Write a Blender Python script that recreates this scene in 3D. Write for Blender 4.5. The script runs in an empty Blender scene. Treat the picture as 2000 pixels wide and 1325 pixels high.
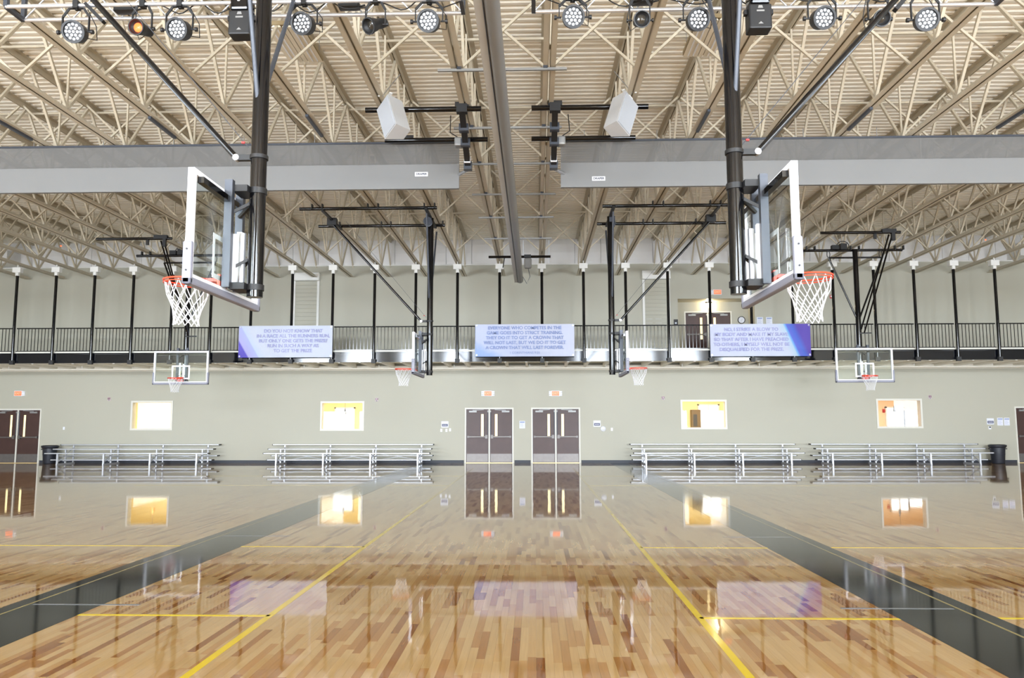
import bpy, bmesh, math, random
from mathutils import Vector, Matrix
random.seed(7)
SC = bpy.context.scene
COL = SC.collection
R = math.radians
PI = math.pi

# ------------------------------------------------------------------ camera, world, light, exposure
F = 1550.0                                     # focal length in pixels of the 2000x1325 frame
CAM = Vector((0.0, 0.0, 1.56))
ROT = (Matrix.Rotation(R(1.66), 3, 'Z') @ Matrix.Rotation(R(90 + 6.06), 3, 'X') @ Matrix.Rotation(-0.0017, 3, 'Z'))
cd = bpy.data.cameras.new('camera'); cam = bpy.data.objects.new('camera', cd); COL.objects.link(cam)
cam.matrix_world = Matrix.Translation(CAM) @ ROT.to_4x4()
cd.sensor_width = 36.0; cd.lens = F * 36.0 / 2000.0; cd.clip_start = 0.05; cd.clip_end = 200
SC.camera = cam
SC.view_settings.view_transform = 'Standard'; SC.view_settings.look = 'None'
SC.view_settings.gamma = 1.0; SC.view_settings.use_curve_mapping = False
SC.view_settings.exposure = 0.32
w = bpy.data.worlds.new('sky'); SC.world = w; w.use_nodes = True
w.node_tree.nodes['Background'].inputs[0].default_value = (0.75, 0.87, 1.0, 1)
w.node_tree.nodes['Background'].inputs[1].default_value = 1.0

def area(name, loc, rot, sx, sy, power, col):
    l = bpy.data.lights.new(name, 'AREA'); l.shape = 'RECTANGLE'; l.size = sx; l.size_y = sy
    l.energy = power; l.color = col
    o = bpy.data.objects.new(name, l); o.location = loc; o.rotation_euler = rot; COL.objects.link(o); return o

# plan of the hall: X to the right, Y away from the camera, Z up
YW = 31.6          # far wall
YB = -13.0         # wall behind the camera
XL, XR = -23.4, 22.5
ZD = 9.0           # underside of the roof deck
ZU = 7.97          # top of the painted far wall
DAY = (0.80, 0.89, 1.0)
WW, WZ, HZ, LZ, LH = 2.6, 7.1, 3.0, 1.5, 2.4
WIN_BACK = [-19.6, -15.6, -10.6, -6.7, 5.0, 9.1, 13.1, 17.7]
for x in WIN_BACK:      # daylight from tall windows behind the photographer, fill from added low ones
    area('daylight_and_fill', (x, YB + 0.02, WZ), (R(90), 0, 0), WW, HZ, 1080, DAY)
    area('daylight_and_fill', (x, YB + 0.02, LZ), (R(90), 0, 0), WW, LH, 1150, DAY)
FILL_WIN_SIDE = [-9.0, -1.0, 7.0, 15.0]
SZ, SH = 1.9, 2.6
for y in FILL_WIN_SIDE:      # unseen side windows, added to brighten the ceiling
    area('daylight_and_fill', (XL + 0.02, y, SZ), (R(90), 0, R(-90)), 4.4, SH, 450, DAY)
    area('daylight_and_fill', (XR - 0.02, y, SZ), (R(90), 0, R(90)), 4.4, SH, 450, DAY)

# ------------------------------------------------------------------ helpers
def ray(px, py):
    return ROT @ Vector(((px - 1000.0) / F, -(py - 662.5) / F, -1.0))
def at(px, py, Y):                               # the point of the plane y=Y seen at a pixel of the photograph
    d = ray(px, py); return CAM + d * ((Y - CAM.y) / d.y)
def s2l(c):
    c = c / 255.0
    return c / 12.92 if c <= 0.04045 else ((c + 0.055) / 1.055) ** 2.4
def rgb(r, g, b): return (s2l(r), s2l(g), s2l(b), 1.0)

MATS = {}
def mat(name, col, rough=0.5, metal=0.0, var=0.06, scale=6.0, bump=0.0, coat=0.0, emit=None, spec=None):
    if name in MATS: return MATS[name]
    m = bpy.data.materials.new(name); m.use_nodes = True
    nt = m.node_tree; N = nt.nodes; L = nt.links; b = N['Principled BSDF']
    b.inputs['Roughness'].default_value = rough; b.inputs['Metallic'].default_value = metal
    if coat: b.inputs['Coat Weight'].default_value = coat; b.inputs['Coat Roughness'].default_value = 0.05
    if spec is not None: b.inputs['Specular IOR Level'].default_value = spec
    if emit:
        b.inputs['Emission Color'].default_value = emit[0]; b.inputs['Emission Strength'].default_value = emit[1]
    tc = N.new('ShaderNodeTexCoord'); nz = N.new('ShaderNodeTexNoise')
    nz.inputs['Scale'].default_value = scale; nz.inputs['Detail'].default_value = 4
    L.new(tc.outputs['Object'], nz.inputs['Vector'])
    mx = N.new('ShaderNodeMix'); mx.data_type = 'RGBA'
    mx.inputs[6].default_value = tuple(max(0, c * (1 - var)) for c in col[:3]) + (1,)
    mx.inputs[7].default_value = tuple(min(1, c * (1 + var)) for c in col[:3]) + (1,)
    L.new(nz.outputs['Fac'], mx.inputs[0]); L.new(mx.outputs[2], b.inputs['Base Color'])
    if bump:
        bp = N.new('ShaderNodeBump'); bp.inputs['Strength'].default_value = bump; bp.inputs['Distance'].default_value = 0.01
        L.new(nz.outputs['Fac'], bp.inputs['Height']); L.new(bp.outputs['Normal'], b.inputs['Normal'])
    MATS[name] = m; return m

class MB:
    """collects shapes and links them as ONE mesh object"""
    def __init__(s): s.v = []; s.f = []; s.sm = []
    def quad(s, pts, smooth=False):
        n = len(s.v); s.v += [tuple(p) for p in pts]; s.f.append(tuple(range(n, n + len(pts)))); s.sm.append(smooth); return s
    def hexa(s, p):                              # 8 corners: bottom 4 (ccw), top 4
        n = len(s.v); s.v += [tuple(q) for q in p]
        for a in ((3, 2, 1, 0), (4, 5, 6, 7), (0, 1, 5, 4), (1, 2, 6, 5), (2, 3, 7, 6), (3, 0, 4, 7)):
            s.f.append(tuple(n + i for i in a)); s.sm.append(False)
        return s
    def box(s, x0, x1, y0, y1, z0, z1):
        return s.hexa([(x0, y0, z0), (x1, y0, z0), (x1, y1, z0), (x0, y1, z0), (x0, y0, z1), (x1, y0, z1), (x1, y1, z1), (x0, y1, z1)])
    def cbox(s, c, sx, sy, sz):
        x, y, z = c; return s.box(x - sx / 2, x + sx / 2, y - sy / 2, y + sy / 2, z - sz / 2, z + sz / 2)
    def rbox(s, x0, x1, y0, y1, z0, z1, r=0.02, seg=2):
        bm = bmesh.new(); bmesh.ops.create_cube(bm, size=1)
        for v in bm.verts:
            v.co = Vector(((x0 + x1) / 2 + v.co.x * (x1 - x0), (y0 + y1) / 2 + v.co.y * (y1 - y0), (z0 + z1) / 2 + v.co.z * (z1 - z0)))
        bmesh.ops.bevel(bm, geom=list(bm.edges), offset=r, segments=seg, profile=0.5, affect='EDGES')
        n = len(s.v); bm.verts.index_update(); s.v += [tuple(v.co) for v in bm.verts]
        for f in bm.faces: s.f.append(tuple(n + v.index for v in f.verts)); s.sm.append(False)
        bm.free(); return s
    def frame_of(s, a, b):
        a = Vector(a); b = Vector(b); d = (b - a).normalized()
        up = Vector((0, 0, 1)) if abs(d.z) < 0.95 else Vector((0, 1, 0))
        u = d.cross(up).normalized(); return a, b, u, u.cross(d).normalized()
    def bar(s, a, b, wd, h=None):
        h = h or wd; a, b, u, v = s.frame_of(a, b); u = u * wd / 2; v = v * h / 2
        return s.hexa([a - u - v, a + u - v, a + u + v, a - u + v, b - u - v, b + u - v, b + u + v, b - u + v])
    def tube(s, a, b, r, n=12, r2=None, cap=True):
        r2 = r if r2 is None else r2; a, b, u, v = s.frame_of(a, b); k = len(s.v)
        for c, q in ((a, r), (b, r2)):
            for i in range(n):
                t = 2 * PI * i / n; s.v.append(tuple(c + u * (q * math.cos(t)) + v * (q * math.sin(t))))
        for i in range(n):
            j = (i + 1) % n; s.f.append((k + i, k + j, k + n + j, k + n + i)); s.sm.append(True)
        if cap:
            s.f.append(tuple(k + i for i in reversed(range(n)))); s.f.append(tuple(k + n + i for i in range(n))); s.sm += [False, False]
        return s
    def path(s, pts, r, n=6, closed=False):
        pts = [Vector(p) for p in pts]; m = len(pts); k = len(s.v); up = None
        for i, p in enumerate(pts):
            if closed: d = (pts[(i + 1) % m] - pts[i - 1]).normalized()
            else: d = (pts[min(i + 1, m - 1)] - pts[max(i - 1, 0)]).normalized()
            if up is None: up = Vector((0, 0, 1)) if abs(d.z) < 0.9 else Vector((1, 0, 0))
            u = d.cross(up).normalized(); v = u.cross(d).normalized(); up = v
            for j in range(n):
                t = 2 * PI * j / n; s.v.append(tuple(p + u * (r * math.cos(t)) + v * (r * math.sin(t))))
        for i in range(m if closed else m - 1):
            for j in range(n):
                a = k + i * n + j; b = k + i * n + (j + 1) % n; c = k + ((i + 1) % m) * n + (j + 1) % n; d = k + ((i + 1) % m) * n + j
                s.f.append((a, b, c, d)); s.sm.append(True)
        return s
    def lathe(s, prof, c=(0, 0, 0), axis='Z', n=24, smooth=True):   # prof: (radius, height) list
        k = len(s.v); c = Vector(c)
        for r, h in prof:
            for i in range(n):
                t = 2 * PI * i / n; x, y = r * math.cos(t), r * math.sin(t)
                p = Vector((x, y, h)) if axis == 'Z' else (Vector((x, h, y)) if axis == 'Y' else Vector((h, x, y)))
                s.v.append(tuple(c + p))
        for j in range(len(prof) - 1):
            for i in range(n):
                i2 = (i + 1) % n; s.f.append((k + j * n + i, k + j * n + i2, k + (j + 1) * n + i2, k + (j + 1) * n + i)); s.sm.append(smooth)
        return s
    def prism(s, poly, y0, y1):                   # polygon in xz, pushed along y
        n = len(poly); k = len(s.v)
        s.v += [(x, y0, z) for x, z in poly] + [(x, y1, z) for x, z in poly]
        s.f.append(tuple(k + i for i in range(n))); s.f.append(tuple(k + n + i for i in reversed(range(n)))); s.sm += [False, False]
        for i in range(n):
            j = (i + 1) % n; s.f.append((k + j, k + i, k + n + i, k + n + j)); s.sm.append(False)
        return s
    def mesh(s, name, m):
        me = bpy.data.meshes.new(name); me.from_pydata(s.v, [], s.f)
        if m: me.materials.append(m)
        me.polygons.foreach_set('use_smooth', s.sm); me.update()
        bm = bmesh.new(); bm.from_mesh(me); bmesh.ops.recalc_face_normals(bm, faces=bm.faces)
        for e in bm.edges:
            if len(e.link_faces) == 2 and e.calc_face_angle(0.0) > 1.3: e.smooth = False
        bm.to_mesh(me); bm.free()
        return me
    def split(s, name, m, parent):
        """links every separate piece as an object of its own"""
        p = list(range(len(s.v)))
        def find(i):
            while p[i] != i: p[i] = p[p[i]]; i = p[i]
            return i
        for f in s.f:
            for j in f[1:]: p[find(j)] = find(f[0])
        groups = {}
        for f, q in zip(s.f, s.sm): groups.setdefault(find(f[0]), []).append((f, q))
        for g in groups.values():
            idx = {}; mb = MB()
            for f, q in g:
                for i in f:
                    if i not in idx: idx[i] = len(mb.v); mb.v.append(s.v[i])
                mb.f.append(tuple(idx[i] for i in f)); mb.sm.append(q)
            mb.build(name, m, parent)
    def build(s, name, m, parent=None):
        return link(name, s.mesh(name, m), parent)

def link(name, me, parent=None, loc=None):
    o = bpy.data.objects.new(name, me); COL.objects.link(o)
    if parent: o.parent = parent
    if loc is not None: o.location = loc
    return o
def tag(o, label=None, cat=None, group=None, kind=None):
    if label: o['label'] = label
    if cat: o['category'] = cat
    if group: o['group'] = group
    if kind: o['kind'] = kind
    return o
def thing(name, label, cat, loc=(0, 0, 0), rz=0.0, group=None):
    o = bpy.data.objects.new(name, None); COL.objects.link(o); o.empty_display_size = 0.1
    o.location = loc; o.rotation_euler = (0, 0, rz); return tag(o, label, cat, group)
def struct(name, mb, m, parent=None):
    o = mb.build(name, m, parent)
    if not parent: o['kind'] = 'structure'
    return o
def sempty(name, loc=(0, 0, 0)):
    o = bpy.data.objects.new(name, None); COL.objects.link(o); o.location = loc; o['kind'] = 'structure'; return o
def kids(o): return [c for c in COL.objects if c.parent == o]
def copy_tree(o, parent=None):
    c = o.copy(); COL.objects.link(c)
    if parent: c.parent = parent
    for ch in kids(o): copy_tree(ch, c)
    return c
ORD = ['zeroth', 'first', 'second', 'third', 'fourth', 'fifth', 'sixth', 'seventh', 'eighth', 'ninth', 'tenth', 'eleventh', 'twelfth', 'thirteenth',
       'fourteenth', 'fifteenth', 'sixteenth', 'seventeenth', 'eighteenth', 'nineteenth', 'twentieth', 'twenty-first', 'twenty-second', 'twenty-third',
       'twenty-fourth', 'twenty-fifth', 'twenty-sixth', 'twenty-seventh']

def text(body, size, m, parent, loc, name='lettering', rz=0.0, align='CENTER', sx=1.0, space=1.0, bold=0.0):
    cu = bpy.data.curves.new('t', 'FONT'); cu.body = body; cu.size = size; cu.align_x = align; cu.align_y = 'CENTER'
    cu.extrude = 0.001; cu.space_line = space; cu.offset = bold; cu.resolution_u = 3
    t = bpy.data.objects.new('t', cu); COL.objects.link(t)
    dg = bpy.context.evaluated_depsgraph_get(); me = bpy.data.meshes.new_from_object(t.evaluated_get(dg))
    bpy.data.objects.remove(t); bpy.data.curves.remove(cu)
    me.materials.clear(); me.materials.append(m); me.name = name
    o = link(name, me, parent, loc); o.rotation_euler = (R(90), 0, rz); o.scale = (sx, 1, 1); return o

# ------------------------------------------------------------------ materials
M_wall = mat('beige_wall_paint', rgb(186, 183, 168), 0.55, var=0.02, scale=0.6, spec=0.3)
M_insul = mat('white_vinyl_insulation', rgb(232, 230, 228), 0.5, var=0.05, scale=1.6)
M_deck = mat('cream_roof_deck', rgb(247, 241, 227), 0.5, var=0.04, scale=0.7)
M_steel = mat('cream_painted_steel', rgb(200, 189, 167), 0.45, var=0.03)
M_black = mat('glossy_black_paint', rgb(9, 9, 12), 0.08, var=0.1, spec=0.5)
M_blackmatt = mat('matt_black', rgb(28, 28, 29), 0.5, var=0.15)
M_fascia = mat('black_enamel_fascia', rgb(12, 13, 19), 0.07, var=0.2, scale=2.0, spec=0.42)
M_white = mat('white_enamel', rgb(240, 241, 245), 0.35, var=0.02)
M_whitebr = mat('white_bracket', rgb(236, 235, 230), 0.5, var=0.03)
M_alu = mat('brushed_aluminium', rgb(225, 227, 232), 0.33, 0.75, var=0.05, scale=3)
M_aluB = mat('matt_aluminium', rgb(198, 200, 205), 0.4, 0.5, var=0.05, scale=3)
M_refl = mat('pale_reflector', rgb(236, 226, 204), 0.4, var=0.03)
M_steelgrey = mat('galvanised_steel', rgb(150, 150, 148), 0.45, 0.5, var=0.08)
M_greyt = mat('grey_tube_enamel', rgb(128, 126, 122), 0.4, var=0.04)
M_ltgrey = mat('light_grey_rail', rgb(188, 186, 180), 0.4, var=0.03)
M_dkgrey = mat('dark_grey_steel', rgb(70, 74, 82), 0.35, 0.3, var=0.1)
M_pad = mat('grey_rubber_padding', rgb(140, 141, 154), 0.5, var=0.05, scale=12)
M_orange = mat('orange_rim_paint', rgb(235, 72, 40), 0.35, var=0.05)
M_net = mat('white_net_cord', rgb(236, 236, 238), 0.8, var=0.05, scale=40)
M_yellow = mat('yellow_sticker', rgb(228, 224, 90), 0.5, var=0.05)
M_red = mat('red_plastic', rgb(190, 40, 35), 0.45, var=0.05)
M_door = mat('dark_walnut_door', rgb(74, 52, 47), 0.38, var=0.22, scale=3.0, spec=0.35)
M_frame = mat('cream_door_frame', rgb(222, 219, 208), 0.4, var=0.02)
M_kick = mat('steel_kick_plate', rgb(112, 107, 104), 0.42, 0.5, var=0.15, scale=9)
M_chrome = mat('satin_chrome', rgb(200, 200, 202), 0.25, 0.9, var=0.03)
M_base = mat('dark_rubber_base', rgb(48, 52, 62), 0.5, var=0.1)
M_bin = mat('black_bin_plastic', rgb(40, 42, 50), 0.45, var=0.1)
M_vinyl = mat('grey_vinyl_curtain', rgb(120, 120, 119), 0.5, var=0.03, scale=1.2, bump=0.15)
M_paper = mat('white_paper', rgb(232, 234, 242), 0.7, var=0.01)
M_bluep = mat('blue_print', rgb(95, 125, 190), 0.6, var=0.02)
M_navy = mat('navy_plate', rgb(78, 80, 112), 0.5, var=0.05)
M_ink = mat('dark_ink', rgb(45, 45, 52), 0.6, var=0.02)
M_speaker = mat('white_speaker_shell', rgb(190, 190, 190), 0.45, var=0.02)
M_grille = mat('pale_speaker_grille', rgb(172, 176, 182), 0.6, var=0.06, scale=60)
M_letter = mat('lavender_lettering', rgb(162, 164, 208), 0.6, var=0.02)
M_letter2 = mat('blue_lettering', rgb(138, 154, 200), 0.6, var=0.02)
M_yline = mat('yellow_court_paint', rgb(205, 178, 16), 0.12, var=0.04, scale=3, spec=0.4)
M_tan = mat('tan_line_paint', rgb(140, 126, 78), 0.15, var=0.05, spec=0.4)
M_gline = mat('grey_line_paint', rgb(112, 114, 118), 0.12, var=0.05, spec=0.4)
M_band = mat('black_court_paint', rgb(16, 17, 18), 0.08, var=0.25, scale=2.5, spec=0.24)
M_office = mat('warm_yellow_paint', rgb(247, 231, 182), 0.6, var=0.03, scale=1.0)
M_office2 = mat('apricot_paint', rgb(243, 214, 178), 0.6, var=0.03, scale=1.0)
M_glow = mat('lit_door_glass', rgb(250, 230, 170), 0.2, var=0.01, emit=((1.0, 0.80, 0.42, 1), 0.9))
M_sky = mat('bright_daylight_pane', rgb(255, 255, 255), 0.3, var=0.0, emit=((1, 1, 1, 1), 2.2))
M_exit = mat('lit_exit_panel', rgb(235, 110, 75), 0.4, var=0.01, emit=((1.0, 0.22, 0.08, 1), 0.55))
M_exittext = mat('lit_exit_letters', rgb(240, 180, 150), 0.4, var=0.0, emit=((1.0, 0.5, 0.3, 1), 0.55))
M_lamp = mat('lit_lamp', rgb(255, 255, 255), 0.3, var=0.0, emit=((0.95, 0.95, 1, 1), 30))
M_redlamp = mat('lit_red_lamp', rgb(255, 90, 40), 0.3, var=0.0, emit=((1, 0.12, 0.03, 1), 2.2))
M_led = mat('led_lens', rgb(225, 228, 232), 0.15, var=0.05)
M_brown = mat('brown_wood', rgb(98, 76, 44), 0.5, var=0.15)
M_cone = mat('amber_lamp_shade', rgb(190, 140, 80), 0.5, var=0.05)

def glass_mat(name, tint, refl):
    m = bpy.data.materials.new(name); m.use_nodes = True; nt = m.node_tree; N = nt.nodes; L = nt.links
    N.remove(N['Principled BSDF']); out = N['Material Output']
    t = N.new('ShaderNodeBsdfTransparent'); t.inputs[0].default_value = tint
    g = N.new('ShaderNodeBsdfGlossy'); g.inputs['Roughness'].default_value = 0.01
    lw = N.new('ShaderNodeLayerWeight'); lw.inputs['Blend'].default_value = 0.5
    pw = N.new('ShaderNodeMath'); pw.operation = 'POWER'; pw.inputs[1].default_value = 5.0; L.new(lw.outputs['Facing'], pw.inputs[0])
    fr = N.new('ShaderNodeMath'); fr.operation = 'MULTIPLY_ADD'; fr.inputs[1].default_value = 0.9; fr.inputs[2].default_value = refl; L.new(pw.outputs[0], fr.inputs[0])
    mx = N.new('ShaderNodeMixShader'); L.new(fr.outputs[0], mx.inputs[0]); L.new(t.outputs[0], mx.inputs[1]); L.new(g.outputs[0], mx.inputs[2])
    L.new(mx.outputs[0], out.inputs[0]); return m
M_glass = glass_mat('clear_backboard_glass', (0.96, 0.985, 0.97, 1), 0.03)
M_pane = glass_mat('window_glass', (0.97, 0.98, 0.97, 1), 0.03)

def mesh_mat():
    m = bpy.data.materials.new('grey_netting'); m.use_nodes = True; nt = m.node_tree; N = nt.nodes; L = nt.links
    b = N['Principled BSDF']; b.inputs['Base Color'].default_value = rgb(112, 111, 109); b.inputs['Roughness'].default_value = 0.7
    tc = N.new('ShaderNodeTexCoord'); sp = N.new('ShaderNodeSeparateXYZ'); L.new(tc.outputs['Object'], sp.inputs[0])
    def wave(o, f):
        a = N.new('ShaderNodeMath'); a.operation = 'MULTIPLY'; a.inputs[1].default_value = f; L.new(o, a.inputs[0])
        c = N.new('ShaderNodeMath'); c.operation = 'FRACT'; L.new(a.outputs[0], c.inputs[0])
        d = N.new('ShaderNodeMath'); d.operation = 'GREATER_THAN'; d.inputs[1].default_value = 0.38; L.new(c.outputs[0], d.inputs[0]); return d.outputs[0]
    mu = N.new('ShaderNodeMath'); mu.operation = 'MULTIPLY'; L.new(wave(sp.outputs[0], 180), mu.inputs[0]); L.new(wave(sp.outputs[2], 180), mu.inputs[1])
    t = N.new('ShaderNodeBsdfTransparent'); mx = N.new('ShaderNodeMixShader')
    L.new(mu.outputs[0], mx.inputs[0]); L.new(b.outputs[0], mx.inputs[1]); L.new(t.outputs[0], mx.inputs[2])
    L.new(mx.outputs[0], N['Material Output'].inputs[0]); return m
M_mesh = mesh_mat()

RAMP = [(0.0, (168, 137, 90)), (0.30, (176, 146, 100)), (0.58, (167, 133, 85)), (0.76, (157, 117, 69)), (0.88, (146, 103, 56)), (0.955, (133, 88, 45)), (1.0, (120, 75, 37))]
def ramp_col(t):
    for (a, ca), (b, cb) in zip(RAMP, RAMP[1:]):
        if t <= b:
            k = (t - a) / (b - a); return tuple(s2l(x + (y - x) * k) for x, y in zip(ca, cb)) + (1.0,)
    return tuple(s2l(x) for x in RAMP[-1][1]) + (1.0,)
PW = 0.0572         # width of one floor strip
def wood(name, source):
    """maple strips under a clear gloss finish; the colour of a strip comes from its own cell, its object or its attribute"""
    m = bpy.data.materials.new(name); m.use_nodes = True; nt = m.node_tree; N = nt.nodes; L = nt.links; b = N['Principled BSDF']
    def M(op, a, bb=None):
        n = N.new('ShaderNodeMath'); n.operation = op
        for i, x in enumerate((a, bb)):
            if x is None: continue
            if hasattr(x, 'is_linked'): L.new(x, n.inputs[i])
            else: n.inputs[i].default_value = x
        return n.outputs[0]
    geo = N.new('ShaderNodeNewGeometry'); sp = N.new('ShaderNodeSeparateXYZ'); L.new(geo.outputs['Position'], sp.inputs[0])
    if source == 'cells':
        row = M('FLOOR', M('DIVIDE', sp.outputs[0], PW))
        w1 = N.new('ShaderNodeTexWhiteNoise'); w1.noise_dimensions = '1D'; L.new(row, w1.inputs['W'])
        ln = M('ADD', M('MULTIPLY', w1.outputs['Value'], 0.5), 0.42)
        yy = M('ADD', M('DIVIDE', sp.outputs[1], ln), M('MULTIPLY', w1.outputs['Value'], 37.3))
        cell = M('FLOOR', yy)
        cb = N.new('ShaderNodeCombineXYZ'); L.new(row, cb.inputs[0]); L.new(cell, cb.inputs[1])
        w2 = N.new('ShaderNodeTexWhiteNoise'); w2.noise_dimensions = '2D'; L.new(cb.outputs[0], w2.inputs['Vector'])
        cr = N.new('ShaderNodeValToRGB'); e = cr.color_ramp.elements
        while len(e) < len(RAMP): e.new(0.5)
        for q, (p, c) in zip(e, RAMP): q.position = p; q.color = rgb(*c)
        L.new(w2.outputs['Value'], cr.inputs[0]); src = cr.outputs[0]
    elif source == 'object':
        oi = N.new('ShaderNodeObjectInfo'); src = oi.outputs['Color']
    else:
        av = N.new('ShaderNodeAttribute'); av.attribute_name = 'plank_colour'; src = av.outputs['Color']
    mp = N.new('ShaderNodeMapping'); mp.inputs['Scale'].default_value = (60, 2.2, 1); L.new(geo.outputs['Position'], mp.inputs[0])
    nz = N.new('ShaderNodeTexNoise'); nz.inputs['Scale'].default_value = 1.0; nz.inputs['Detail'].default_value = 5; L.new(mp.outputs[0], nz.inputs['Vector'])
    k = M('ADD', M('MULTIPLY', nz.outputs['Fac'], 0.30), 0.86)
    mx = N.new('ShaderNodeMix'); mx.data_type = 'RGBA'; mx.blend_type = 'MULTIPLY'; mx.inputs[0].default_value = 1.0
    cc = N.new('ShaderNodeCombineColor'); L.new(k, cc.inputs[0]); L.new(k, cc.inputs[1]); L.new(k, cc.inputs[2])
    L.new(src, mx.inputs[6]); L.new(cc.outputs[0], mx.inputs[7]); L.new(mx.outputs[2], b.inputs['Base Color'])
    b.inputs['Roughness'].default_value = 0.38; b.inputs['Specular IOR Level'].default_value = 0.0
    b.inputs['Coat Weight'].default_value = 1.0; b.inputs['Coat Roughness'].default_value = 0.035; b.inputs['Coat IOR'].default_value = 1.52
    mp2 = N.new('ShaderNodeMapping'); mp2.inputs['Scale'].default_value = (7, 0.5, 1); L.new(geo.outputs['Position'], mp2.inputs[0])
    n2 = N.new('ShaderNodeTexNoise'); n2.inputs['Scale'].default_value = 1.0; n2.inputs['Detail'].default_value = 2; L.new(mp2.outputs[0], n2.inputs['Vector'])
    bp = N.new('ShaderNodeBump'); bp.inputs['Strength'].default_value = 0.05; bp.inputs['Distance'].default_value = 0.01
    L.new(n2.outputs['Fac'], bp.inputs['Height']); L.new(bp.outputs['Normal'], b.inputs['Coat Normal'])
    return m
M_floor = wood('maple_strip_floor', 'cells'); M_plank = wood('maple_plank', 'object'); M_planks = wood('maple_planks', 'attr')

def banner_mat(name, axis_u, slope, stops, noise=0.0):
    """flat print: a colour ramp across the banner along u + slope*(1-v)"""
    m = bpy.data.materials.new(name); m.use_nodes = True; nt = m.node_tree; N = nt.nodes; L = nt.links; b = N['Principled BSDF']
    b.inputs['Roughness'].default_value = 0.55
    tc = N.new('ShaderNodeTexCoord'); sp = N.new('ShaderNodeSeparateXYZ'); L.new(tc.outputs['Generated'], sp.inputs[0])
    a = N.new('ShaderNodeMath'); a.operation = 'MULTIPLY_ADD'; a.inputs[1].default_value = slope; L.new(sp.outputs[2], a.inputs[0]); L.new(sp.outputs[0], a.inputs[2])
    o = a.outputs[0]
    if noise:
        nz = N.new('ShaderNodeTexNoise'); nz.inputs['Scale'].default_value = 2.2; nz.inputs['Distortion'].default_value = 1.5; L.new(tc.outputs['Generated'], nz.inputs['Vector'])
        q = N.new('ShaderNodeMath'); q.operation = 'MULTIPLY_ADD'; q.inputs[1].default_value = noise; L.new(nz.outputs['Fac'], q.inputs[0]); L.new(o, q.inputs[2]); o = q.outputs[0]
    cr = N.new('ShaderNodeValToRGB'); e = cr.color_ramp.elements
    while len(e) < len(stops): e.new(0.5)
    for q, (p, c) in zip(e, stops): q.position = p; q.color = rgb(*c)
    L.new(o, cr.inputs[0]); L.new(cr.outputs[0], b.inputs['Base Color']); return m

# ------------------------------------------------------------------ the setting: floor
PX0, PX1, PY0, PY1 = -6.9786, 6.2348, 3.6, 9.0       # the near field where single strips can be told apart
fl = sempty('floor')
def slab(mb, x0, x1, y0, y1, z0, z1, hole=None):
    if not hole: mb.box(x0, x1, y0, y1, z0, z1); return mb
    a, b_, c, d = hole
    mb.box(x0, a, y0, y1, z0, z1); mb.box(b_, x1, y0, y1, z0, z1); mb.box(a, b_, y0, c, z0, z1); mb.box(a, b_, d, y1, z0, z1); return mb
slab(MB(), XL, XR, YB, YW, -0.2, 0.0, (PX0, PX1, PY0, PY1)).build('strip_flooring', M_floor, fl)
MB().box(PX0, PX1, PY0, PY1, -0.2, -0.03).build('subfloor', M_brown, fl)
cells = []
nr = int(round((PX1 - PX0) / PW))
rnd = random.Random(3)
for i in range(nr):
    x0 = PX0 + i * PW; y = PY0 - rnd.random() * 0.7
    while y < PY1:
        ln = rnd.choice((0.3, 0.42, 0.55, 0.7, 0.85, 1.05)); a = max(y, PY0); b_ = min(y + ln, PY1); y += ln
        if b_ - a > 0.02: cells.append((x0, a, b_, rnd.random()))
def seen(c):
    u = abs((c[0] + 0.12)) / max(c[2], 0.1); return 0 if (u < 0.68 and c[2] > 4.75) else 1
cells.sort(key=lambda c: (seen(c), c[2]))
pl_me = MB().box(0.0003, PW - 0.0003, 0, 1, -0.03, 0.0).mesh('plank', M_plank)
for c in cells[:300]:
    o = link('plank', pl_me, fl, (c[0], c[1] + 0.0004, 0)); o.scale = (1, c[2] - c[1] - 0.0008, 1); o.color = ramp_col(c[3])
rest = MB(); cols = []
for c in cells[300:]:
    rest.box(c[0] + 0.0003, c[0] + PW - 0.0003, c[1] + 0.0004, c[2] - 0.0004, -0.03, 0.0); cols += [ramp_col(c[3])] * 8
o = rest.build('planks', M_planks, fl); o['kind'] = 'stuff'
ca = o.data.color_attributes.new('plank_colour', 'FLOAT_COLOR', 'POINT')
for i, c in enumerate(cols): ca.data[i].color = c

# painted court markings, thin coats on the wood
XC = -0.43
TH = 0.0012
def paint(name, x0, x1, y0, y1, m, z=TH): return MB().box(x0, x1, y0, y1, 0.0001, z).build(name, m, fl)
for s in (-1, 1):
    a, b_ = sorted((XC + s * 3.33, XC + s * 4.13))
    paint('black_border', a, b_, 2.0, YW - 0.02, M_band)
    a = XC + s * 3.98
    paint('border_pinstripe', a - 0.012, a + 0.012, 2.0, YW - 0.02, M_tan, 0.0018)
    a = XC + s * 1.745
    paint('yellow_sideline', a - 0.028, a + 0.028, 2.0, 28.0, M_yline)
    for yy in (6.62, 10.25, 20.2, 23.8):
        a, b_ = sorted((XC + s * 1.745, XC + s * 3.33)); paint('yellow_lane_line', a, b_, yy - 0.025, yy + 0.025, M_yline)
        a, b_ = sorted((XC + s * 4.13, XC + s * 9.8)); paint('yellow_lane_line', a, b_, yy + 0.02, yy + 0.07, M_yline)
    for yy in (6.98, 11.2):
        a, b_ = sorted((XC + s * 3.0, XC + s * 3.94)); paint('grey_lane_mark', a, b_, yy - 0.018, yy + 0.018, M_gline, 0.0022)
    for k in range(3):
        a, b_ = sorted((XC + s * (4.75 + 0.9 * k), XC + s * (4.82 + 0.9 * k))); paint('yellow_lane_tick', a, b_, 6.38, 6.62, M_yline)

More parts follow.
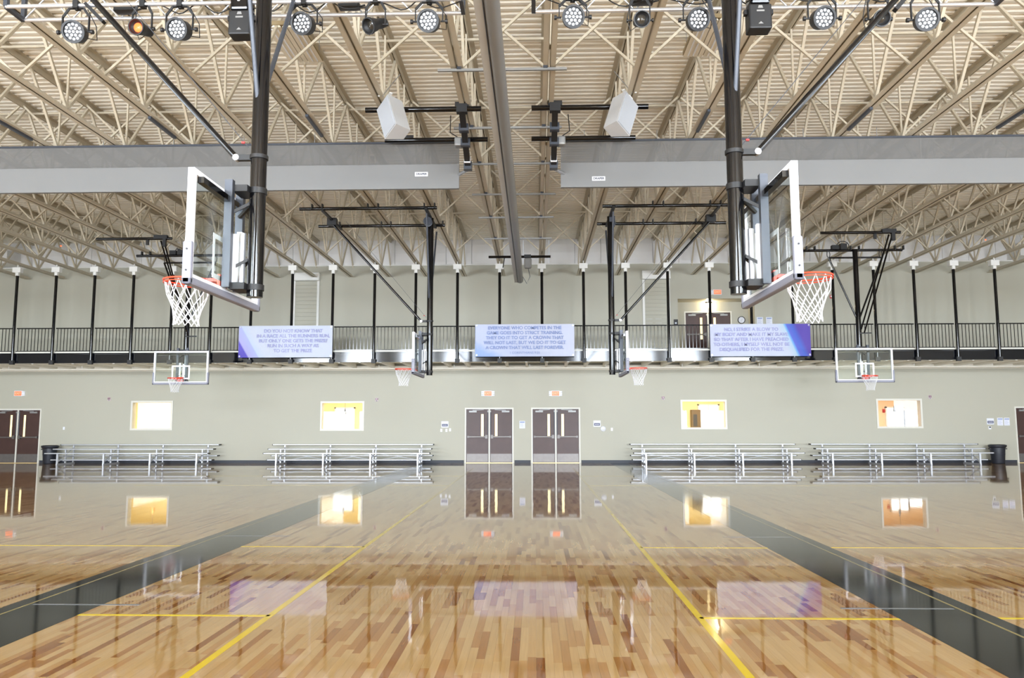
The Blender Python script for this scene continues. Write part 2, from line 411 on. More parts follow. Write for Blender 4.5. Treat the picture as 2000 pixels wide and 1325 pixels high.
# ------------------------------------------------------------------ the setting: walls
def wall_y(x0, x1, z0, z1, y0, y1, holes):
    mb = MB(); xs = sorted({x0, x1, *[h[0] for h in holes], *[h[1] for h in holes]}); zs = sorted({z0, z1, *[h[2] for h in holes], *[h[3] for h in holes]})
    for i in range(len(xs) - 1):
        k = 0
        while k < len(zs) - 1:
            def solid(q): 
                cx = (xs[i] + xs[i + 1]) / 2; cz = (zs[q] + zs[q + 1]) / 2
                return not any(h[0] < cx < h[1] and h[2] < cz < h[3] for h in holes)
            if not solid(k): k += 1; continue
            e = k
            while e + 1 < len(zs) - 1 and solid(e + 1): e += 1
            mb.box(xs[i], xs[i + 1], y0, y1, zs[k], zs[e + 1]); k = e + 1
    return mb
def pxrect(x0, x1, y0, y1, Y=YW):
    a = at(x0, y1, Y); b_ = at(x1, y0, Y); return (a.x, b_.x, a.z, b_.z)
WINS = [pxrect(257, 336, 786, 838), pxrect(628, 709, 787, 839), pxrect(1333, 1416, 784, 836), pxrect(1716, 1797, 782, 834)]
DOORS = []
for x0, x1 in ((-9, 74), (912, 999), (1042, 1129), (1991, 2077)):
    a = at((x0 + x1) / 2, 850, YW); hw = 0.94; DOORS.append((a.x - hw, a.x + hw, 0.0, 2.15))
ALC = pxrect(1326, 1473, 583, 690); ALC = (ALC[0], ALC[1], 4.1, ALC[3])
wn = struct('wall_north', wall_y(XL, XR, 0, ZU, YW, YW + 0.25, WINS + DOORS + [ALC]), M_wall)
struct('wall_south', wall_y(XL, XR, 0, ZD + 0.3, YB - 0.25, YB, [(x - WW / 2, x + WW / 2, WZ - HZ / 2, WZ + HZ / 2) for x in WIN_BACK] + [(x - WW / 2, x + WW / 2, LZ - LH / 2, LZ + LH / 2) for x in WIN_BACK]), M_wall)
def wall_x(x0, x1, z0, z1, ys):
    mb = MB(); hs = [(y - 2.2, y + 2.2, SZ - SH / 2, SZ + SH / 2) for y in ys]
    q = wall_y(YB, YW + 0.25, z0, z1, 0, 1, hs); q.v = [(x0 + v[1] * (x1 - x0), v[0], v[2]) for v in q.v]; return q
struct('wall_west', wall_x(XL - 0.25, XL, 0, ZD + 0.3, FILL_WIN_SIDE), M_wall)
struct('wall_east', wall_x(XR, XR + 0.25, 0, ZD + 0.3, FILL_WIN_SIDE), M_wall)
# white faced insulation above the painted far wall, bulging a little between its seams
ins = MB(); n = 44
for i in range(n):
    x0 = XL + (XR - XL) * i / n; x1 = XL + (XR - XL) * (i + 1) / n - 0.012
    prof = [(0, ZU), (-0.02, ZU + 0.1), (-0.05, ZU + 0.45), (-0.04, ZU + 0.8), (0.06, ZD + 0.02)]
    for (d0, z0), (d1, z1) in zip(prof, prof[1:]):
        ins.hexa([(x0, YW + d0, z0), (x1, YW + d0, z0), (x1, YW + 0.25, z0), (x0, YW + 0.25, z0), (x0, YW + d1, z1), (x1, YW + d1, z1), (x1, YW + 0.25, z1), (x0, YW + 0.25, z1)])
ins.build('insulation_facing', M_insul, wn)
MB().box(XL, XR, YW - 0.06, YW, ZU - 0.05, ZU).build('wall_cap', M_whitebr, wn)
# base
segs = [XL] + [v for d in sorted(DOORS) for v in (d[0] - 0.06, d[1] + 0.06)] + [XR]
bb = MB()
for a, b_ in zip(segs[0::2], segs[1::2]): bb.box(a, b_, YW - 0.02, YW, 0, 0.11)
struct('baseboard_north', bb, M_base)
# boxed-in ducts in the two far corners under the roof
for nm, a, b_ in (('trim_1', XL, at(33, 500, YW - 0.3).x), ('trim_2', at(1975, 500, YW - 0.3).x, XR)):
    struct(nm, MB().box(a, b_, YW - 0.9, YW + 0.1, 7.98, 8.5), M_insul)

# roof deck: ribs run across the hall
deck = MB(); y = YB - 0.2; pitch = 0.20; hgt = 0.04
prof = []
while y < YW + 0.3:
    prof += [(y, ZD), (y + 0.085, ZD), (y + 0.115, ZD + hgt), (y + 0.17, ZD + hgt)]; y += pitch
for (y0, z0), (y1, z1) in zip(prof, prof[1:]):
    deck.quad([(XL - 0.2, y0, z0), (XR + 0.2, y0, z0), (XR + 0.2, y1, z1), (XL - 0.2, y1, z1)])
deck.box(XL - 0.2, XR + 0.2, YB - 0.2, YW + 0.3, ZD + 0.1, ZD + 0.25)
struct('ceiling', deck, M_deck)

# tall back windows, and the low and side ones added for fill light: frame, mullions and glass in each opening
wi = 1
def win_frame(cx, cz, wdt, h, nx, nz):
    f = MB(); a, b_ = wdt / 2, h / 2
    f.box(-a, -a + 0.06, -0.06, 0.06, -b_, b_); f.box(a - 0.06, a, -0.06, 0.06, -b_, b_); f.box(-a, a, -0.06, 0.06, -b_, -b_ + 0.06); f.box(-a, a, -0.06, 0.06, b_ - 0.06, b_)
    for i in range(1, nx): f.box(-a + wdt * i / nx - 0.025, -a + wdt * i / nx + 0.025, -0.05, 0.05, -b_, b_)
    for i in range(1, nz): f.box(-a, a, -0.05, 0.05, -b_ + h * i / nz - 0.02, -b_ + h * i / nz + 0.02)
    return f
WN = [5]
def far_window(loc, rz, wdt, h, nx, nz):
    e = sempty('window_%d' % WN[0], loc); e.rotation_euler = (0, 0, rz); WN[0] += 1
    win_frame(0, 0, wdt, h, nx, nz).build('window_frame', M_frame, e)
    MB().box(-wdt / 2, wdt / 2, -0.004, 0.004, -h / 2, h / 2).build('pane', M_pane, e)
for x in WIN_BACK: far_window((x, YB - 0.13, WZ), 0, WW, HZ, 3, 2); far_window((x, YB - 0.13, LZ), 0, WW, LH, 2, 1)
for y in FILL_WIN_SIDE:
    far_window((XL - 0.13, y, SZ), R(90), 4.4, SH, 4, 1); far_window((XR + 0.13, y, SZ), R(90), 4.4, SH, 4, 1)

# ------------------------------------------------------------------ far wall: lit rooms behind the four windows
ROOM_D = 3.6
for i, (x0, x1, z0, z1) in enumerate(WINS):
    e = sempty('window_%d' % (i + 1), ((x0 + x1) / 2, YW, 0)); cx = (x0 + x1) / 2
    f = MB(); q = 0.06; a, b_ = x0 - cx, x1 - cx
    for bx in ((a - q, a + 0.012, z0 - q, z1 + q), (b_ - 0.012, b_ + q, z0 - q, z1 + q), (a + 0.012, b_ - 0.012, z0 - q, z0 + 0.012), (a + 0.012, b_ - 0.012, z1 - 0.012, z1 + q)): f.box(bx[0], bx[1], -0.03, 0.27, bx[2], bx[3])
    f.build('window_frame', M_frame, e)
    MB().box(a + 0.012, b_ - 0.012, 0.10, 0.11, z0 + 0.012, z1 - 0.012).build('pane', M_pane, e)
    # the room beyond
    mo = M_office2 if i == 3 else M_office
    yb = YW + 0.25 + ROOM_D; k = (yb - 0) / YW
    rx0 = min(x0 - 0.5, x0 * k - 0.3); rx1 = max(x1 + 0.5, x1 * k + 0.3)
    rm = MB(); rm.box(rx0, rx1, yb, yb + 0.1, 0, 3.0); rm.box(rx0 - 0.1, rx0, YW + 0.25, yb, 0, 3.0); rm.box(rx1, rx1 + 0.1, YW + 0.25, yb, 0, 3.0)
    rm.box(rx0, rx1, YW + 0.25, yb, 3.0, 3.1); rm.box(rx0, rx1, YW + 0.25, yb, -0.1, 0.0)
    struct('wall_room_%d' % (i + 1), rm, mo)
    area('room_light', ((rx0 + rx1) / 2, YW + 1.6, 2.95), (0, 0, 0), 1.6, 1.2, (88, 78, 82, 60)[i], (1.0, 0.93, 0.80))
    def rear_window(p, nx=2):
        r_ = pxrect(*p, Y=yb - 0.02); ew = sempty('window_%d' % WN[0], ((r_[0] + r_[1]) / 2, yb - 0.03, (r_[2] + r_[3]) / 2)); WN[0] += 1
        win_frame(0, 0, r_[1] - r_[0] + 0.1, r_[3] - r_[2] + 0.1, nx, 1).build('window_frame', M_white, ew)
        MB().box(-(r_[1] - r_[0]) / 2, (r_[1] - r_[0]) / 2, 0.005, 0.015, -(r_[3] - r_[2]) / 2, (r_[3] - r_[2]) / 2).build('pane', M_sky, ew)
    def pendant(px, py, big, lab):
        p = at(px, py, YW + 2.2); t = thing('pendant_lamp', lab, 'lamp', (p.x, p.y, p.z))
        MB().lathe([(0.012, 0.16), (0.03, 0.12), (0.03 + big, -0.10), (0.02 + big, -0.10), (0.0, 0.1)], n=14).build('lamp_shade', M_cone if big > 0.05 else M_dkgrey, t)
        MB().tube((0, 0, 0.15), (0, 0, 3.0 - p.z), 0.006, 6).build('cord', M_dkgrey, t)
    if i == 0: pendant(307, 804, 0.075, 'amber cone pendant lamp seen through the leftmost wall window')
    if i == 1:
        rear_window((655, 692, 798, 850), 1); pendant(674, 805, 0.02, 'thin dark pendant lamp seen through the window left of the doors')
    if i == 2:
        rear_window((1366, 1402, 792, 850), 2)
        r_ = pxrect(1349, 1365, 801, 840, Y=yb - 0.05); t = thing('cupboard', 'brown cupboard with dark panel seen through window right of doors', 'cupboard', ((r_[0] + r_[1]) / 2, yb - 0.22, 0))
        wd = (r_[1] - r_[0]) / 2
        MB().box(-wd, wd, -0.2, 0.19, 0, r_[3]).build('cupboard_body', M_brown, t); MB().box(-wd * 0.7, wd * 0.15, -0.215, -0.2, r_[3] - 0.72, r_[3] - 0.2).build('dark_panel', M_ink, t)
    if i == 3:
        rear_window((1733, 1763, 797, 850), 2); rear_window((1768, 1794, 804, 850), 1)
        pendant(1747, 800, 0.02, 'thin dark pendant lamp seen through the rightmost wall window')
        p = at(1727, 803, yb - 0.01); t = thing('alarm_bell', 'small red alarm on the apricot wall behind the rightmost window', 'alarm', p)
        MB().lathe([(0.0, -0.06), (0.06, -0.05), (0.07, 0.0)], axis='Y', n=16).build('alarm_cover', M_red, t); MB().cbox((0, 0.004, 0), 0.16, 0.01, 0.16).build('back_plate', M_red, t)

# ------------------------------------------------------------------ doors
def double_door(n, cx, y, z, hw, h, kick=True, glow=True):
    e = sempty('door_%d' % n, (cx, y, z)); fw = 0.055
    f = MB(); f.box(-hw - fw, -hw, -0.02, 0.24, 0, h + fw); f.box(hw, hw + fw, -0.02, 0.24, 0, h + fw); f.box(-hw, hw, -0.02, 0.24, h, h + fw); f.build('door_frame', M_frame, e)
    MB().box(-0.028, 0.028, 0.0, 0.1, 0, h).build('mullion', M_frame, e)
    MB().box(-hw, hw, -0.01, 0.2, 0, 0.022).build('threshold', mat('brass_threshold', rgb(214, 190, 140), 0.35, 0.3), e)
    for s in (-1, 1):
        a, b_ = sorted((s * 0.032, s * (hw - 0.006)))
        wl, wr = sorted((s * 0.225, s * 0.325))
        lf = wall_y(a, b_, 0.025, h - 0.006, 0.03, 0.075, [(wl, wr, h - 1.10, h - 0.20)]).build('door_leaf', M_door, e)
        MB().box(wl, wr, 0.05, 0.055, h - 1.10, h - 0.20).build('vision_pane', M_glow, lf)
        g = MB(); 
        for bx in ((wl - 0.02, wl, h - 1.12, h - 0.18), (wr, wr + 0.02, h - 1.12, h - 0.18), (wl, wr, h - 1.12, h - 1.10), (wl, wr, h - 0.20, h - 0.18)): g.box(bx[0], bx[1], 0.02, 0.03, bx[2], bx[3])
        g.build('pane_trim', M_door, lf)
        pb = MB(); pb.rbox(min(s * 0.07, s * (hw - 0.05)), max(s * 0.07, s * (hw - 0.05)), -0.045, -0.01, 1.0, 1.055, 0.008, 1)
        pb.box(min(s * 0.06, s * 0.16), max(s * 0.06, s * 0.16), -0.05, 0.03, 0.96, 1.10); pb.cbox((s * (hw - 0.08), -0.01, 1.027), 0.07, 0.08, 0.075); pb.build('push_bar', M_kick, lf)
        cl = MB().box(min(s * 0.5, s * 0.80), max(s * 0.5, s * 0.80), -0.03, 0.03, h - 0.13, h - 0.065); cl.bar((s * 0.66, -0.02, h - 0.05), (s * 0.22, -0.02, h - 0.025), 0.025, 0.02); cl.build('door_closer', M_steelgrey, lf)
        MB().cbox((s * 0.055, 0.0, h - 0.09), 0.035, 0.05, 0.07).build('top_latch', M_steelgrey, lf)
        MB().tube((s * 0.06, 0.015, 1.1), (s * 0.06, 0.015, h - 0.1), 0.012, 8).build('latch_rod', M_dkgrey, lf)
        if kick: MB().box(a + 0.02, b_ - 0.02, 0.022, 0.03, 0.04, 0.36).build('kick_plate', M_kick, lf)
    # dark corridor lining behind the opening
    return e
for i, d in enumerate(DOORS): double_door(i + 1, (d[0] + d[1]) / 2, YW, 0.0, 0.915 - 0.0, 2.12)
# recess on the balcony with its own pair of doors
YA = YW + 0.95
al = MB(); al.box(ALC[0] - 0.1, ALC[1] + 0.1, YA + 0.25, YA + 0.3, 4.0, ALC[3] + 0.1); al.box(ALC[0] - 0.1, ALC[0], YW + 0.25, YA + 0.3, 4.0, ALC[3]); al.box(ALC[1], ALC[1] + 0.1, YW + 0.25, YA + 0.3, 4.0, ALC[3])
al.box(ALC[0] - 0.1, ALC[1] + 0.1, YW + 0.25, YA + 0.3, ALC[3], ALC[3] + 0.1); al.box(ALC[0] - 0.1, ALC[1] + 0.1, YW + 0.25, YA + 0.3, 4.0, 4.12)
uc = at(1383.5, 650, YA).x; uh = at(1383, 611, YA).z - 4.14
M_alc = M_wall
dw = MB()
for bx in ((ALC[0], uc - 0.94, 4.12, ALC[3]), (uc + 0.94, ALC[1], 4.12, ALC[3]), (uc - 0.94, uc + 0.94, 4.165 + uh, ALC[3])): dw.box(bx[0], bx[1], YA, YA + 0.2, bx[2], bx[3])
al.v_off = 0
al2 = struct('wall_recess', al, M_wall); dw.build('recess_front', M_wall, al2)
double_door(5, uc, YA, 4.14, 0.915, uh, kick=False)

# ------------------------------------------------------------------ balcony along the far wall
YF = 28.6
ZB = 3.78
bal = thing('balcony', 'long black fronted balcony across the far wall', 'balcony', (0, YF, ZB))
MB().box(XL + 0.02, XR - 0.02, 0.16, YW - YF - 0.01, 0.2, 0.33).build('walkway_slab', M_wall, bal)
fa = MB(); XA, XZ = XL + 0.02, XR - 0.02; fa.box(XA, XZ, 0.0, 0.04, 0.0, 0.36); fa.box(XA, XZ, -0.02, 0.12, 0.0, 0.03); fa.box(XA, XZ, -0.03, 0.16, 0.33, 0.37)
fa.build('fascia', M_fascia, bal)
MB().box(XA, XZ, 0.0, 0.02, 0.37, 0.43).build('toe_board', M_frame, bal)
MB().box(XA, XZ, 0.12, YW - YF - 0.01, 0.16, 0.2).build('soffit', M_deck, bal)
jm = MB().box(-0.04, 0.04, 0.12, YW - YF - 0.05, -0.02, 0.16).mesh('soffit_joist', M_deck)
x = -21.6
while x < 20.8: link('soffit_joist', jm, bal, (x, 0, 0)); x += 0.76
lj = MB(); lj.box(XA, XZ, YW - YF - 0.14, YW - YF - 0.005, -0.10, 0.06); lj.box(XA, XZ, YW - YF - 0.2, YW - YF - 0.005, -0.12, -0.09); lj.build('wall_ledger', M_deck, bal)
pp = thing('sprinkler_pipe', 'cream sprinkler pipe running under the balcony', 'pipe', (0, YF + 1.7, 3.66))
MB().tube((XL + 0.1, 0, 0), (XR - 0.1, 0, 0), 0.03, 8).build('pipe_run', M_deck, pp)
hm = MB().tube((0, 0, 0), (0, 0, 0.14), 0.014, 6).mesh('pipe_hanger', M_whitebr)
for k in range(15): link('pipe_hanger', hm, pp, (-20.5 + k * 2.9, 0, 0))

POST_PX = [37, 113, 188, 264, 340, 416, 494, 573, 652, 733, 813, 894, 976, 1058, 1139, 1221, 1303, 1384, 1464, 1544, 1624, 1704, 1782, 1860, 1940]
PX_ = [at(p, 519, YF - 0.05).x for p in POST_PX]
SP = (PX_[-1] - PX_[0]) / 24.0
JX = [PX_[0] - SP] + PX_ + [PX_[-1] + SP]
post_me = MB().tube((0, 0, -0.02), (0, 0, 3.26), 0.052, 12).mesh('post_tube', M_black)
cap_mb = MB(); cap_mb.box(-0.15, 0.15, -0.09, 0.09, 3.37, 3.56); cap_mb.box(-0.055, 0.055, -0.05, 0.05, 3.25, 3.37); cap_mb.box(-0.012, 0.012, -0.03, 0.03, 3.56, 3.67)
cap_me = cap_mb.mesh('top_bracket', M_whitebr)
foot_me = MB().box(-0.075, 0.075, -0.055, 0.06, -0.05, 0.10).mesh('foot_bracket', M_blackmatt)
YP = YF - 0.09
for i, x in enumerate(JX):
    if 1 <= i <= 25: lab = 'black hanger post with white top bracket, %s from the left along the balcony' % ORD[i]
    else: lab = 'black hanger post just past the %s end of the pictured balcony' % ('left' if i == 0 else 'right')
    t = thing('hanger_post', lab, 'post', (x, YP, ZB), 0, 'hanger posts of the balcony')
    link('post_tube', post_me, t); link('top_bracket', cap_me, t); link('foot_bracket', foot_me, t)
ball = MB().bar((0, 0, 0.46), (0, 0, 1.28), 0.018).mesh('baluster', M_black)
for i in range(len(JX) - 1):
    a, b_ = JX[i] + 0.052, JX[i + 1] - 0.052; wd = b_ - a
    if i == 0: lab = 'black railing section at the far left end of the balcony'
    elif i == 25: lab = 'black railing section at the far right end of the balcony'
    else: lab = 'black railing section between the %s and %s hanger posts from the left' % (ORD[i], ORD[i + 1])
    t = thing('balcony_railing', lab, 'railing', (a, YF + 0.01, ZB), 0, 'railing sections of the balcony')
    MB().box(0, wd, -0.025, 0.025, 1.27, 1.31).build('top_rail', M_black, t)
    MB().box(0, wd, -0.02, 0.02, 0.43, 0.46).build('bottom_rail', M_black, t)
    n = 11
    for k in range(n): link('baluster', ball, t, (wd * (k + 0.5) / n, 0, 0))

# ------------------------------------------------------------------ roof joists, webs and bridging
ZBC, ZTC = 7.44, ZD
HB = 0.10
bc = MB()
for s in (-1, 1):
    a, b_ = sorted((s * 0.012, s * 0.105)); bc.box(a, b_, YB, YW - 0.2, ZBC, ZBC + 0.012)
    a, b_ = sorted((s * 0.012, s * 0.024)); bc.box(a, b_, YB, YW - 0.2, ZBC, ZBC + HB)
bc_me = bc.mesh('bottom_chord', M_steel)
tcm = MB()
for s in (-1, 1):
    a, b_ = sorted((s * 0.012, s * 0.11)); tcm.box(a, b_, YB, YW + 0.1, ZTC - 0.012, ZTC)
    a, b_ = sorted((s * 0.012, s * 0.024)); tcm.box(a, b_, YB, YW + 0.1, ZTC - 0.12, ZTC)
tc_me = tcm.mesh('top_chord', M_steel)
PAN = 2.2
d1 = MB().bar((0, 0, ZBC + 0.07), (0, PAN / 2, ZTC - 0.07), 0.05, 0.05).mesh('web_diagonal', M_steel)
d2 = MB().bar((0, PAN, ZBC + 0.07), (0, PAN / 2, ZTC - 0.07), 0.05, 0.05).mesh('web_diagonal', M_steel)
vt = MB().bar((0, 0, ZBC + 0.07), (0, 0, ZTC - 0.07), 0.036, 0.036).mesh('web_vertical', M_steel)
v2 = MB().bar((0, PAN / 4 * 1.1, (ZBC + ZTC) / 2 + 0.05), (0, PAN / 2 * 0.25, ZTC - 0.07), 0.03, 0.03).mesh('web_strut', M_steel)
NODES = [7.7 + PAN * k for k in range(11)]
for i, x in enumerate(JX):
    if 1 <= i <= 25: lab = 'cream open-web roof joist above the %s hanger post from the left' % ORD[i]
    else: lab = 'cream open-web roof joist beyond the %smost hanger post' % ('left' if i == 0 else 'right')
    t = thing('roof_joist', lab, 'joist', (x, 0, 0), 0, 'roof joists')
    link('bottom_chord', bc_me, t); link('top_chord', tc_me, t)
    off = 0.0
    for y in NODES:
        link('web_diagonal', d1, t, (0, y, 0)); link('web_diagonal', d2, t, (0, y, 0)); link('web_vertical', vt, t, (0, y, 0))
for k, yy in enumerate((12.85, 17.4, 22.5, 27.3)):
    t = thing('cross_bridging', 'row of cream cross braces between the roof joists, %s from the stage lights' % ORD[k + 1], 'bracing', (0, yy, 0), 0, 'bridging rows')
    for a, b_ in zip(JX, JX[1:]):
        MB().bar((a, 0, ZBC + 0.06), (b_, 0, ZTC - 0.06), 0.04, 0.04).build('cross_brace', M_steel, t)
        MB().bar((a, 0.045, ZTC - 0.06), (b_, 0.045, ZBC + 0.06), 0.04, 0.04).build('cross_brace', M_steel, t)
for k, yy in enumerate((14.45, 17.75, 27.0)):
    t = tag(MB().bar((JX[0] - 0.4, yy, ZTC - 0.15), (JX[-1] + 0.4, yy, ZTC - 0.15), 0.045).build('bridging_rod', M_steel), 'long cream steel rod running across the joists, %s from the stage lights' % ORD[k + 1], 'rod', 'bridging rods')

# ------------------------------------------------------------------ banners on the balcony
def banner(name, px, lab, m, lines, tm, size, small=None, cx_off=0.0, sx=1.0):
    x0, x1, y0, y1 = px; Y = YF - 0.2
    a = at(x0, y1, Y); b_ = at(x1, y0, Y); cx = (a.x + b_.x) / 2; cz = (a.z + b_.z) / 2; W = b_.x - a.x; H = b_.z - a.z
    t = thing(name, lab, 'banner', (cx, Y, cz))
    nx = 24; mb = MB()
    def wv(u): return 0.012 * math.sin(u * 9.0) + 0.006 * math.sin(u * 23)
    for i in range(nx):
        u0, u1 = i / nx, (i + 1) / nx; xa, xb = -W / 2 + W * u0, -W / 2 + W * u1
        mb.hexa([(xa, wv(u0), -H / 2), (xb, wv(u1), -H / 2), (xb, wv(u1) + 0.004, -H / 2), (xa, wv(u0) + 0.004, -H / 2), (xa, wv(u0), H / 2), (xb, wv(u1), H / 2), (xb, wv(u1) + 0.004, H / 2), (xa, wv(u0) + 0.004, H / 2)])
    mb.build('banner_cloth', m, t)
    n = len(lines); step = H * (0.152 if small else 0.155); z = (H * 0.38 if small else step * (n - 1) / 2 + 0.02)
    for ln in lines:
        text(ln, size, tm, t, (cx_off, -0.024, z), sx=sx, bold=0.004); z -= step
    if small: text(small, size * 0.72, tm, t, (cx_off, -0.024, z - 0.01), sx=sx)
    gm = MB().lathe([(0.016, -0.004), (0.03, -0.004), (0.03, 0.004), (0.016, 0.004)], axis='Y', n=12).mesh('eyelet', M_chrome)
    for sx_ in (-1, 1):
        for sz in (-1, 1): link('eyelet', gm, t, (sx_ * (W / 2 - 0.05), -0.01 + (0 if sx_ < 0 else -0.0), sz * (H / 2 - 0.05)))
    return t
B1 = banner_mat('purple_edged_print', 0, 0.20, [(0.0, (78, 66, 178)), (0.10, (88, 74, 186)), (0.115, (170, 166, 216)), (0.21, (168, 174, 220)), (0.225, (186, 198, 220)), (0.30, (194, 200, 215))])
B2 = banner_mat('pale_blue_print', 0, 0.5, [(0.0, (138, 166, 216)), (0.28, (148, 172, 218)), (0.42, (184, 192, 219)), (0.75, (187, 193, 217)), (1.0, (194, 198, 217))], 0.25)
B3 = banner_mat('blue_edged_print', 0, 0.14, [(0.0, (191, 195, 215)), (0.80, (191, 197, 215)), (0.865, (172, 196, 214)), (0.885, (100, 160, 220)), (0.90, (84, 96, 196)), (0.95, (62, 92, 190)), (1.0, (76, 52, 158))])
banner('wall_banner', (465, 650, 636, 699), 'pale banner with purple left end hanging from the balcony railing', B1,
       ['DO YOU NOT KNOW THAT', 'IN A RACE ALL THE RUNNERS RUN,', 'BUT ONLY ONE GETS THE PRIZE?', 'RUN IN SUCH A WAY AS', 'TO GET THE PRIZE'], M_letter, 0.17, cx_off=0.28, sx=0.98)
banner('wall_banner', (928, 1121.5, 633, 697), 'pale blue banner hanging from the balcony railing above the middle doors', B2,
       ['EVERYONE WHO COMPETES IN THE', 'GAME GOES INTO STRICT TRAINING.', 'THEY DO IT TO GET A CROWN THAT', 'WILL NOT LAST, BUT WE DO IT TO GET', 'A CROWN THAT WILL LAST FOREVER.'], M_letter2, 0.165, small='1 CORINTHIANS 9:25', sx=0.98)
banner('wall_banner', (1388, 1582, 632.5, 696.5), 'pale banner with dark blue right end hanging from the balcony railing', B3,
       ['NO, I STRIKE A BLOW TO', 'MY BODY AND MAKE IT MY SLAVE', 'SO THAT AFTER I HAVE PREACHED', 'TO OTHERS, I MYSELF WILL NOT BE', 'DISQUALIFIED FOR THE PRIZE.'], M_letter, 0.17, cx_off=-0.32, sx=0.98)

# ------------------------------------------------------------------ basketball hoops
def net_mesh():
    mb = MB(); n = 12
    lev = [(0.225, 0.0), (0.205, -0.13), (0.165, -0.22), (0.142, -0.29), (0.128, -0.35), (0.122, -0.40), (0.128, -0.45)]
    def P(j, i, half):
        r, z = lev[j]; t = 2 * PI * (i + (0.5 if half else 0)) / n; rr = r * (1 + 0.03 * math.sin(3 * t + j)); return (rr * math.cos(t), rr * math.sin(t), z + 0.008 * math.sin(2 * t))
    for i in range(n):
        for s in (0, -1):
            k = i; pts = [P(0, i, False)]
            idx = 2 * i                               # index in half steps
            for j in range(1, len(lev)):
                idx += (1 if s == 0 else -1) if j > 0 else 0
                r, z = lev[j]; t = 2 * PI * idx / (2 * n); rr = r * (1 + 0.03 * math.sin(3 * t + j)); pts.append((rr * math.cos(t), rr * math.sin(t), z + 0.008 * math.sin(2 * t)))
            mb.path(pts, 0.0048, 5)
    return mb
CLAMP_Y = MB().cbox((0, 0, 0), 0.12, 0.03, 0.14).mesh('beam_clamp', M_blackmatt)
CLAMP_X = MB().cbox((0, 0, 0), 0.03, 0.12, 0.14).mesh('beam_clamp', M_blackmatt)
def hoop(lab, loc, rz, mount, mirror=1):
    """local frame: the board faces -y, its front lies at y=0; mount: 'side' or 'front'"""
    t = thing('basketball_hoop', lab, 'hoop', loc, rz, 'ceiling-hung basketball hoops')
    W, Z0, Z1 = 0.915, 2.90, 3.97
    MB().box(-W + 0.03, W - 0.03, 0.0, 0.012, Z0 + 0.03, Z1 - 0.03).build('backboard_glass', M_glass, t)
    f = MB(); q = 0.055
    f.box(-W, -W + q, -0.012, 0.05, Z0, Z1); f.box(W - q, W, -0.012, 0.05, Z0, Z1); f.box(-W + q, W - q, -0.012, 0.05, Z1 - q, Z1); f.box(-W + q, W - q, -0.012, 0.05, Z0, Z0 + q)
    f.build('backboard_frame', M_white, t)
    g = MB(); a, zb, zt, q = 0.305, 3.03, 3.49, 0.05
    for bx in ((-a, -a + q, zb, zt), (a - q, a, zb, zt), (-a + q, a - q, zt - q, zt), (-a + q, a - q, zb, zb + q)): g.box(bx[0], bx[1], -0.003, 0.0, bx[2], bx[3])
    g.build('target_rectangle', M_white, t)
    p = MB(); p.rbox(-W - 0.03, W + 0.03, -0.025, 0.065, Z0 - 0.05, Z0 + 0.025, 0.02); p.rbox(-W - 0.03, -W + 0.03, -0.025, 0.065, Z0 - 0.05, Z0 + 0.36, 0.02); p.rbox(W - 0.03, W + 0.03, -0.025, 0.065, Z0 - 0.05, Z0 + 0.36, 0.02)
    pad = p.build('edge_padding', M_pad, t)
    bm_ = MB()
    for s in (-1, 1):
        for zz in (Z0 + 0.08, Z0 + 0.28): bm_.tube((s * (W + 0.028), 0.02, zz), (s * (W + 0.036), 0.02, zz), 0.009, 8)
    bm_.split('padding_bolt', M_blackmatt, pad)
    # rim and net
    ry = -0.15 - 0.2286
    rm = MB(); rm.path([(0.2375 * math.cos(2 * PI * k / 40), ry + 0.2375 * math.sin(2 * PI * k / 40), 3.05) for k in range(40)], 0.0095, 8, True)
    rm.path([(0.2375 * math.cos(2 * PI * k / 40), ry + 0.2375 * math.sin(2 * PI * k / 40), 3.022) for k in range(40)], 0.006, 6, True)
    rm.box(-0.1, 0.1, -0.03, 0.0, 2.95, 3.10); rm.box(-0.09, 0.09, -0.17, -0.02, 3.025, 3.06); rm.bar((-0.09, -0.02, 2.98), (-0.13, -0.2, 3.04), 0.02); rm.bar((0.09, -0.02, 2.98), (0.13, -0.2, 3.04), 0.02)
    rim = rm.build('rim', M_orange, t)
    nt_ = net_mesh().build('net', M_net, rim); nt_.location = (0, ry, 3.035)
    # support behind the board
    MB().box(-0.84, 0.84, 0.05, 0.11, 3.84, 3.90).build('rear_rail', M_black, t)
    ch = MB(); ch.box(-0.19, -0.12, 0.05, 0.13, 2.95, 4.08); ch.box(0.12, 0.19, 0.05, 0.13, 2.95, 4.08); ch.split('adjuster_channel', M_dkgrey, t)
    wr = MB(); wr.box(-0.115, -0.055, 0.10, 0.155, 2.98, 3.58); wr.box(0.055, 0.115, 0.10, 0.155, 2.98, 3.52); wr.split('adjuster_highlight', M_white, t)  # white bars stand in for the bright reflection on the adjuster channels
    MB().tube((0, 0.185, 2.98), (0, 0.185, 3.55), 0.035, 12).build('adjuster_cylinder', M_alu, t)
    MB().box(-0.052, -0.045, 0.09, 0.10, 3.02, 3.30).build('height_sticker', M_yellow, t)
    MY = 0.33
    MB().tube((0, MY, 2.87), (0, MY, 7.28), 0.083, 20).build('mast', M_black, t)
    for zz in (2.97, 4.0):
        c = MB(); c.box(-0.15, 0.15, 0.11, MY - 0.06, zz - 0.035, zz + 0.035); c.lathe([(0.083, -0.03), (0.094, -0.03), (0.094, 0.03), (0.083, 0.03)], (0, MY, zz)); c.build('mast_clamp', M_blackmatt, t)
    mk = MB()
    for zz in (3.15, 3.75): mk.bar((-0.1, 0.1, zz), (-0.02, MY - 0.07, zz + 0.12), 0.03); mk.bar((0.1, 0.1, zz), (0.02, MY - 0.07, zz + 0.12), 0.03)
